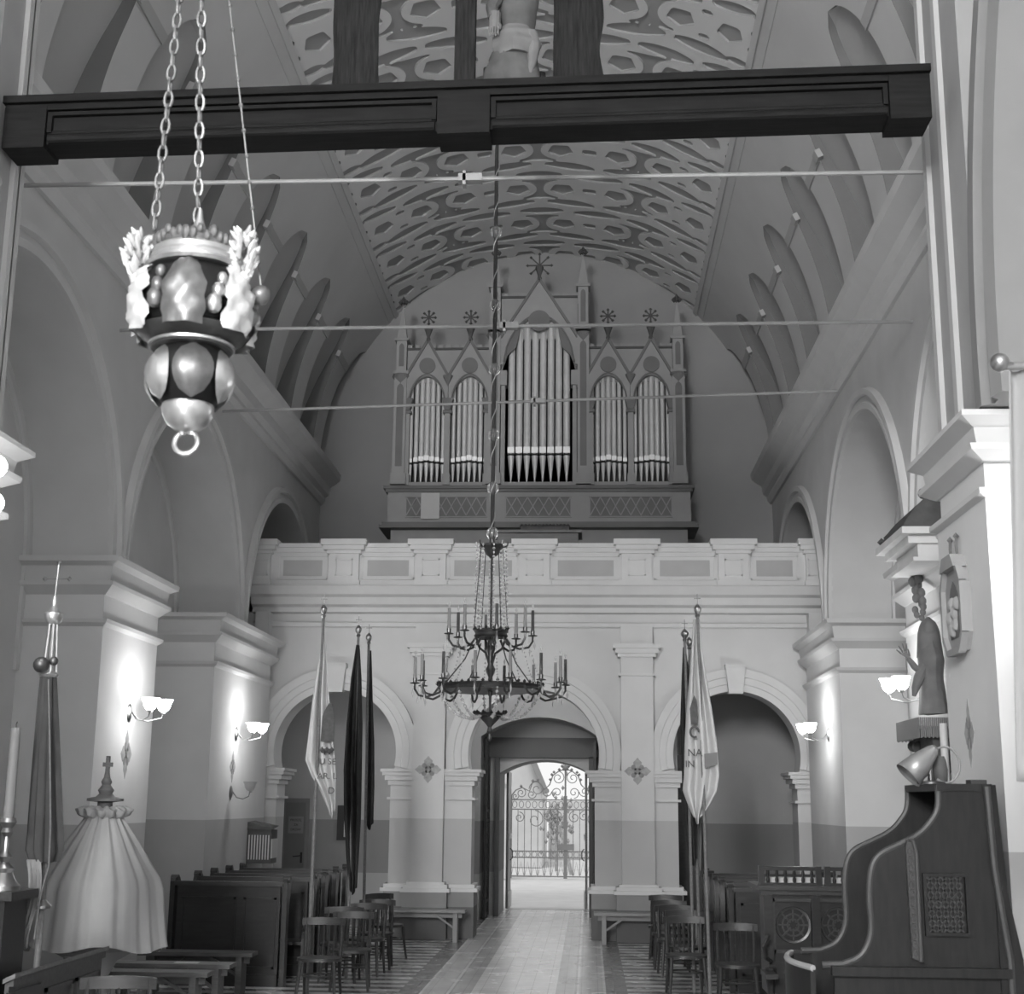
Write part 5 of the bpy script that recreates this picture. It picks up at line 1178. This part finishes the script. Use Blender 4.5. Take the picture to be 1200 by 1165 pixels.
# ================================================================ STATION PLAQUE, WHITE BANNER, PAINTED ORNAMENTS
Pr = sidew(1, 3.62)
t = thing('station_plaque', 'gabled relief plaque in a stepped frame on the grey pier', 'plaque', (3.6, 10.18, 3.3))
oc = [(9.92, 3.42), (9.92, 3.78), (10.02, 3.92), (10.34, 3.92), (10.44, 3.78), (10.44, 3.42), (10.34, 3.30), (10.02, 3.30)]
b = B(); b.prism(Pr, oc, 0, .05); b.build('backing', mat('plaque_stone', .33, .8, var=.1), t)
b = B()
for k in range(8): a, c = oc[k], oc[(k + 1) % 8]; b.bar(Pr(a[0], a[1], .06), Pr(c[0], c[1], .06), .045, .05, (1, 0, 0))
b.prism(Pr, [(9.98, 3.90), (10.38, 3.90), (10.30, 4.0), (10.06, 4.0)], .0, .10); b.build('frame', mat('plaque_stone', .33, .8), t)
b = B(); b.prism(Pr, [(10.04, 3.40), (10.32, 3.40), (10.32, 3.66), (10.26, 3.76), (10.18, 3.82), (10.10, 3.76), (10.04, 3.66)], .05, .056); b.build('niche', mat('plaque_dark', .15, .8), t)
b = B(); rnd = random.Random(3)
for k in range(9): b.ball(Pr(10.08 + .2 * rnd.random(), 3.44 + .24 * rnd.random(), .06), .035, 8, 1.5)
b.build('relief_figures', mat('plaque_stone', .33, .8), t)
for u in (10.10, 10.27):
    b = B(); b.tube([Pr(u, 3.98, .03), Pr(u - .01, 4.06, .04), Pr(u + .012, 4.13, .03)], .010, 6); b.octa(Pr(u + .012, 4.14, .03), .025, .03); b.build('finial', mat('plaque_dark', .15, .8), t)
t = thing('hanging_banner', 'plain white banner hanging from a crossbar with brass ball', 'banner', (3.35, 6.0, 0))
B().cyl((3.35, 6.06, 0), (3.35, 6.06, 4.35), .022, n=10).build('pole', WPALE, t); B().cyl((2.76, 6.0, 4.12), (3.95, 6.0, 4.16), .016, n=10).build('crossbar', BRASS, t)
b = B(); b.ball((2.735, 6.0, 4.14), .042, 16); b.lathe([(.018, -.01), (.026, 0), (.018, .01)], (2.775, 6.0, 4.13), 10); b.build('ball_finial', BRASS, t)
b = B(); rows = []
for i in range(30):
    f = i / 29; z = 4.11 - f * 1.80; rows.append([(2.775 - .075 * f + 1.16 * u, 6.0 + .045 * sin(2 * pi * u * 6 + .8 * f) + .015 * sin(2 * pi * u * 11 + 2 * f), z + .04 * u - .03 * sin(5 * u) * (1 if i == 29 else 0)) for u in np.linspace(0, 1, 90)])
b.sheet(rows); b.build('cloth', mat('hanging_banner_cloth', .30, .9, var=.04), t, ang=70, thick=.006, fix=False)
def painted_cross(P, u, v, s, label, sy=1.0):
    b = B()
    for k in range(4):
        a = pi / 2 * k; ca, sa = cos(a), sin(a)
        R = lambda x, y: (u + (x * ca - y * sa) * s, v + (x * sa + y * ca) * s * sy)
        b.prism(P, [R(.02, -.07), R(.20, -.10), R(.26, -.04), R(.31, 0), R(.26, .04), R(.20, .10), R(.02, .07)], .0, .003)
    b.mi(1)
    for k in range(4):
        a = pi / 2 * k + pi / 4; b.prism(P, [(u + .13 * s * cos(a) + .055 * s * cos(q), v + (.13 * s * sin(a) + .055 * s * sin(q)) * sy) for q in [2 * pi * j / 10 for j in range(10)]], .003, .005)
    b.prism(P, [(u + .05 * s * cos(q), v + .05 * s * sin(q) * sy) for q in [2 * pi * j / 12 for j in range(12)]], .003, .006)
    tag(b.build('painted_cross', [PAINT, PAINTD]), label, 'painted cross', 'painted consecration crosses')
painted_cross(front(23.78), -1.82, 2.74, .74, 'painted consecration cross on the pilaster beside the font-side arch')
painted_cross(front(23.78), 1.72, 2.74, .74, 'painted consecration cross on the pilaster beside the confessional-side arch')
painted_cross(sidew(1, 3.62), 10.18, 2.72, .42, 'tall painted consecration cross on the grey pier above the confessional', 1.9)
painted_cross(sidew(-1, 4.56), 16.34, 2.72, .62, 'painted diamond cross under the sconce above the font', 1.5)
painted_cross(sidew(-1, 4.56), 21.35, 2.70, .55, 'faint painted cross between the lit and unlit sconces', 1.4)
def scrollwork(P, u, v0, v1, label, w=.12):
    b = B(); n = 9; rnd = random.Random(int(v0 * 10 + u))
    for k in range(n):
        z = v0 + (v1 - v0) * (k + .5) / n; s = 1 if k % 2 else -1
        b.tube([P(u + s * w * .5 * (1 - q / 6) * cos(q * .9), z + .05 * sin(q * .9), .004) for q in range(7)], .012, 5); b.octa(P(u - s * .03, z + .03, .002), .02, .05)
    b.tube([P(u, v0, .003), P(u + .02, (v0 + v1) / 2, .003), P(u, v1, .003)], .012, 5)
    tag(b.build('painted_scrollwork', PAINT), label, 'painted ornament')
scrollwork(sidew(1, 3.67), 10.08, 5.9, 6.9, 'painted scroll ornament up the grey pier beside the beam end')
scrollwork(sidew(-1, 3.67), 9.72, 5.9, 6.9, 'painted scroll ornament on the pier above the three-globe lamp')

# ================================================================ NARTHEX FURNISHINGS AND DOORS
Fb = front(YB)
d = B(); d.mbox(Fb, -5.08, -4.58, 0, 2.25, -.02, .03); d.mi(1); d.mbox(Fb, -5.04, -4.65, .02, 2.17, .03, .04)
dd = d.build('door_1', [mat('door_frame_paint', .24, .7), mat('door_paint', .20, .7)]); dd['kind'] = 'structure'
b = B(); b.mbox(Fb, -4.98, -4.68, 1.58, 1.90, .041, .045); sg_ = b.build('paper_sign', mat('sign_paper', .30, .9), dd)
for s_, z in (('PROSZĘ', 1.83), ('ZA', 1.74), ('DRZWI', 1.65)): text(s_, .062, (lambda zz: lambda u, v, w: (-4.83 + u, YB - .047 - w, zz + v))(z), INK, 'lettering', sg_)
b = B(); b.mbox(Fb, -4.72, -4.68, 1.02, 1.22, .04, .05); b.bar(Fb(-4.70, 1.16, .07), Fb(-4.86, 1.14, .08), .02, .02); b.build('handle', IRON, dd)
t = thing('notice_frame', 'small dark framed notice on the narthex wall behind the flags', 'notice', (-3.9, YB, 1.5))
b = B(); b.mbox(Fb, -4.02, -3.70, 1.46, 2.12, 0, .04); b.build('frame', INK, t); B().mbox(Fb, -3.88, -3.73, 1.52, 2.06, .04, .045).build('paper', PAPER, t)
t = thing('slotted_box', 'grey wooden wall box with white vertical slots beside the pews', 'box', (-4.40, 22.75, 1.2))
b = B(); b.box(-4.555, -4.17, 22.5, 22.95, 1.22, 1.74); b.add([(-4.555, 22.48, 1.74), (-4.15, 22.48, 1.74), (-4.15, 22.97, 1.80), (-4.555, 22.97, 1.88), (-4.555, 22.48, 1.86), (-4.15, 22.48, 1.80)], [(0, 1, 5, 4), (1, 2, 5), (0, 4, 3), (4, 5, 2, 3), (0, 3, 2, 1)]); b.build('case', WMID, t)
for k in range(8): u = -4.53 + k * .045; B().box(u, u + .018, 22.49, 22.505, 1.28, 1.66).build('slot', PAPER, t)
B().box(-4.19, -4.155, 22.52, 22.95, 1.3, 1.6).build('side_slot', PAPER, t)
t = thing('lumber_stack', 'dark tall boxed bundle standing inside the confessional-side arch', 'bundle', (2.75, 26.5, 0))
B().box(2.45, 2.95, 26.2, 26.8, 0, 2.5).build('lower_box', WPEW, t); B().box(2.55, 2.8, 26.3, 26.7, 2.5, 3.1).build('upper_box', WPEW, t)
# inner lattice doors folded back into the reveal, solid leaves beyond
def lattice(x, y0, y1, name, z1=3.42):
    Pq = lambda u, v, w: (x + w, u, v); b = B(); n = 5
    for u in (y0, y1): b.mbox(Pq, u - .03, u + .03, .03, z1, -.025, .025)
    for z in (.06, .32, 1.86, 2.05, z1 - .03): b.mbox(Pq, y0, y1, z - .025, z + .025, -.022, .022)
    for k in range(15):
        z = .34 + k * .205
        if z > z1 - .22: break
        b.bar(Pq(y0, z, 0), Pq(y1, z + .2, 0), .012, .02, (1, 0, 0)); b.bar(Pq(y1, z, 0), Pq(y0, z + .2, 0), .012, .02, (1, 0, 0))
    for k in range(1, n): u = y0 + (y1 - y0) * k / n; b.mbox(Pq, u - .010, u + .010, .05, z1, -.012, .012)
    o = b.build(name, IRON); o['kind'] = 'structure'
lattice(-1.12, 27.75, 28.56, 'door_2'); lattice(1.02, 27.75, 28.56, 'door_3')
b = B(); b.box(-1.22, 1.10, 28.46, 28.58, 3.10, 3.50); b.box(-.99, -.90, 28.46, 28.58, 0, 3.12); b.box(.90, .99, 28.46, 28.58, 0, 3.12); struct(b, 'door_frame', mat('doorframe_paint', .10, .6))
for x, nm, s in ((-.86, 'door_4', 1), (.87, 'door_5', -1)):
    b = B(); b.box(min(x, x + s * .05), max(x, x + s * .05), 30.22, 31.15, .03, 2.86); o = b.build(nm, WDARK); o['kind'] = 'structure'
    b = B(); b.box(min(x, x + s * .055), max(x, x + s * .055), 31.15, 31.19, .03, 2.86); b.box(min(x + s * .05, x + s * .08), max(x + s * .05, x + s * .08), 30.25, 31.17, .03, .36); b.box(min(x + s * .05, x + s * .08), max(x + s * .05, x + s * .08), 30.25, 31.17, 1.45, 1.55); b.build('door_panel', mat('door_edge_paint', .6, .6), o)
    b = B(); b.tube([(x + s * .07, 30.6, 1.0), (x + s * .12, 30.6, 1.05), (x + s * .12, 30.6, 1.2), (x + s * .07, 30.6, 1.25)], .012, 6); b.build('door_handle', IRON, o)

t = thing('narthex_lamp', 'small globe lamp under the gallery behind the central arch', 'lamp', (0, 25.6, 5.45))
B().cyl((0, 25.6, 5.45), (0, 25.6, 4.95), .01, n=6).build('stem', BRASS, t); B().ball((0, 25.6, 4.9), .07, 14).build('glass_globe', SHADE, t)
l = bpy.data.lights.new('narthex_bulb', 'POINT'); l.energy = 72; l.shadow_soft_size = .1; o = bpy.data.objects.new('narthex_bulb', l); COL.objects.link(o); o.parent = t; o.location = (0, 0, -.75)
# ================================================================ COURTYARD
struct(B().box(-30, 30, 30.25, 120, -.3, -.02), 'ground', GROUND)
GY = 42.5
t = thing('iron_gate', 'wrought iron double gate with scrolled top in the courtyard', 'gate', (.2, GY, 0))
Gp = front(GY)
def spiral(b, cx, cz, r, a0, turns, sgn, w=.014):
    pts = []
    n = int(20 * turns)
    for k in range(n + 1):
        f = k / n; a = a0 + sgn * 2 * pi * turns * f; rr = r * (1 - .82 * f); pts.append(Gp(cx + rr * cos(a), cz + rr * sin(a), 0))
    b.tube(pts, w, 6)
for s in (-1, 1):
    x0, x1 = (-1.42, .17) if s < 0 else (.23, 1.82); b = B(); o_x = x1 if s < 0 else x0; e_x = x0 if s < 0 else x1
    for x in (x0, x1): b.mbox(Gp, x - .022, x + .022, .02, 2.42, -.02, .02)
    for z in (.08, .62, .80, 2.02, 2.30): b.mbox(Gp, x0, x1, z - .018, z + .018, -.016, .016)
    lf = b.build('gate_leaf', GIRON, t)
    n = 8
    for k in range(1, n):
        x = x0 + (x1 - x0) * k / n; B().cyl(Gp(x, .08, 0), Gp(x, 2.02, 0), .012, n=6).build('bar', GIRON, lf)
    b = B()
    for k in range(n):
        x = x0 + (x1 - x0) * (k + .5) / n; b.tube([Gp(x + .07 * cos(a), .71 + .08 * sin(a), 0) for a in np.linspace(0, 2 * pi, 13)[:-1]], .009, 5, closed=True); b.tube([Gp(x - .08, .12, 0), Gp(x, .5, 0), Gp(x + .08, .12, 0)], .009, 5); b.tube([Gp(x + .07 * cos(a), 2.16 + .10 * sin(a), 0) for a in np.linspace(0, 2 * pi, 13)[:-1]], .010, 5, closed=True)
    b.build('ornament_band', GIRON, lf)
    b = B(); L = 1.6; q = lambda f: o_x + (e_x - o_x) * f
    for (f, z, r, a0, tn) in ((.12, 2.95, .20, pi / 2, 1.5), (.14, 2.52, .17, -pi / 2, 1.4), (.34, 2.55, .16, 0, 1.4), (.52, 2.62, .24, pi, 1.5), (.62, 2.46, .14, 0, 1.3), (.82, 2.50, .16, pi / 2, 1.5), (.93, 2.40, .10, 0, 1.2), (.15, 1.80, .18, pi / 2, 1.5), (.33, 1.83, .15, pi / 2, 1.4), (.55, 1.72, .27, pi / 2, 1.3), (.85, 1.78, .16, pi / 2, 1.4)): spiral(b, q(f), z, r, a0 if s < 0 else pi - a0, tn, s)
    b.tube([Gp(q(f), z, 0) for f, z in ((0, 3.2), (.10, 3.16), (.22, 3.02), (.28, 2.75), (.38, 2.6), (.50, 2.86), (.60, 2.84), (.66, 2.55), (.8, 2.66), (.92, 2.58), (1, 2.42))], .02, 6)
    for f, z in ((.10, 3.2), (.2, 3.12), (.27, 2.9), (.5, 2.9), (.6, 2.86), (.82, 2.7), (.24, 3.05)): b.octa(Gp(q(f), z, 0), .05, .05)
    b.build('scrollwork', GIRON, lf)
b = B(); b.cyl(Gp(.2, .02, 0), Gp(.2, 3.45, 0), .026, n=8); b.cyl(Gp(.2, 3.4, 0), Gp(.2, 4.3, 0), .010, n=6); b.ball(Gp(.2, 3.25, 0), .09, 12)
for k in range(6): a = pi * k / 3; b.octa(Gp(.2 + .1 * cos(a), 3.3 + .1 * sin(a), 0), .05, .06)
b.build('centre_post', GIRON, t); B().mbox(Gp, .0, .46, .84, 1.02, -.04, .05).build('lock_box', GIRON, t)
b = B(); b.box(-2.2, -1.55, 42.2, 43.0, 0, 2.75); b.box(-2.28, -1.47, 42.1, 43.1, 2.75, 2.98); struct(b, 'gate_pillar', HOUSE)
b = B(); b.box(-6.0, -2.2, 42.4, 42.8, 0, 2.3); b.box(1.95, 6, 42.4, 42.8, 0, 2.3); struct(b, 'courtyard_wall', HOUSE)
t = thing('far_house', 'pale sunlit house with sloping roof beyond the gate', 'house', (-3, 52, 0))
b = B(); b.prism(front(50), [(-8, 0), (-.75, 0), (-.75, 2.7), (-1.25, 3.95), (-8, 3.95)], -6, 0); b.build('wall', HOUSE, t)
b = B(); b.bar((-.6, 49.8, 2.55), (-1.3, 49.8, 4.2), .2, .5, (0, 1, 0)); b.build('roof', mat('roof_tile', .25, .9), t)
b = B(); b.box(-.75, 9, 58, 58.4, 0, 2.3); struct(b, 'boundary_wall', HOUSE)
b = B(); rnd = random.Random(5)
for k in range(130): b.octa((-.2 + .22 * rnd.gauss(0, 1), 48 + .3 * rnd.gauss(0, 1), 2.1 + .45 * rnd.gauss(0, 1) - .5), .06, .09)
b.tube([(-.2, 48, -.02), (-.18, 48, 2.0)], .05, 6); fo = b.build('climbing_shrub', FOLI); tag(fo, 'leafy climbing shrub beyond the iron gate', 'shrub')
b = B(); b.bar((.0, 46, 1.4), (.35, 45.6, -.03), .09, .1); b.bar((-.1, 46, 1.5), (.1, 46, .95), .06, .06); tag(b.build('leaning_branch', FOLI), 'dark leaning trunk seen through the iron gate', 'branch')
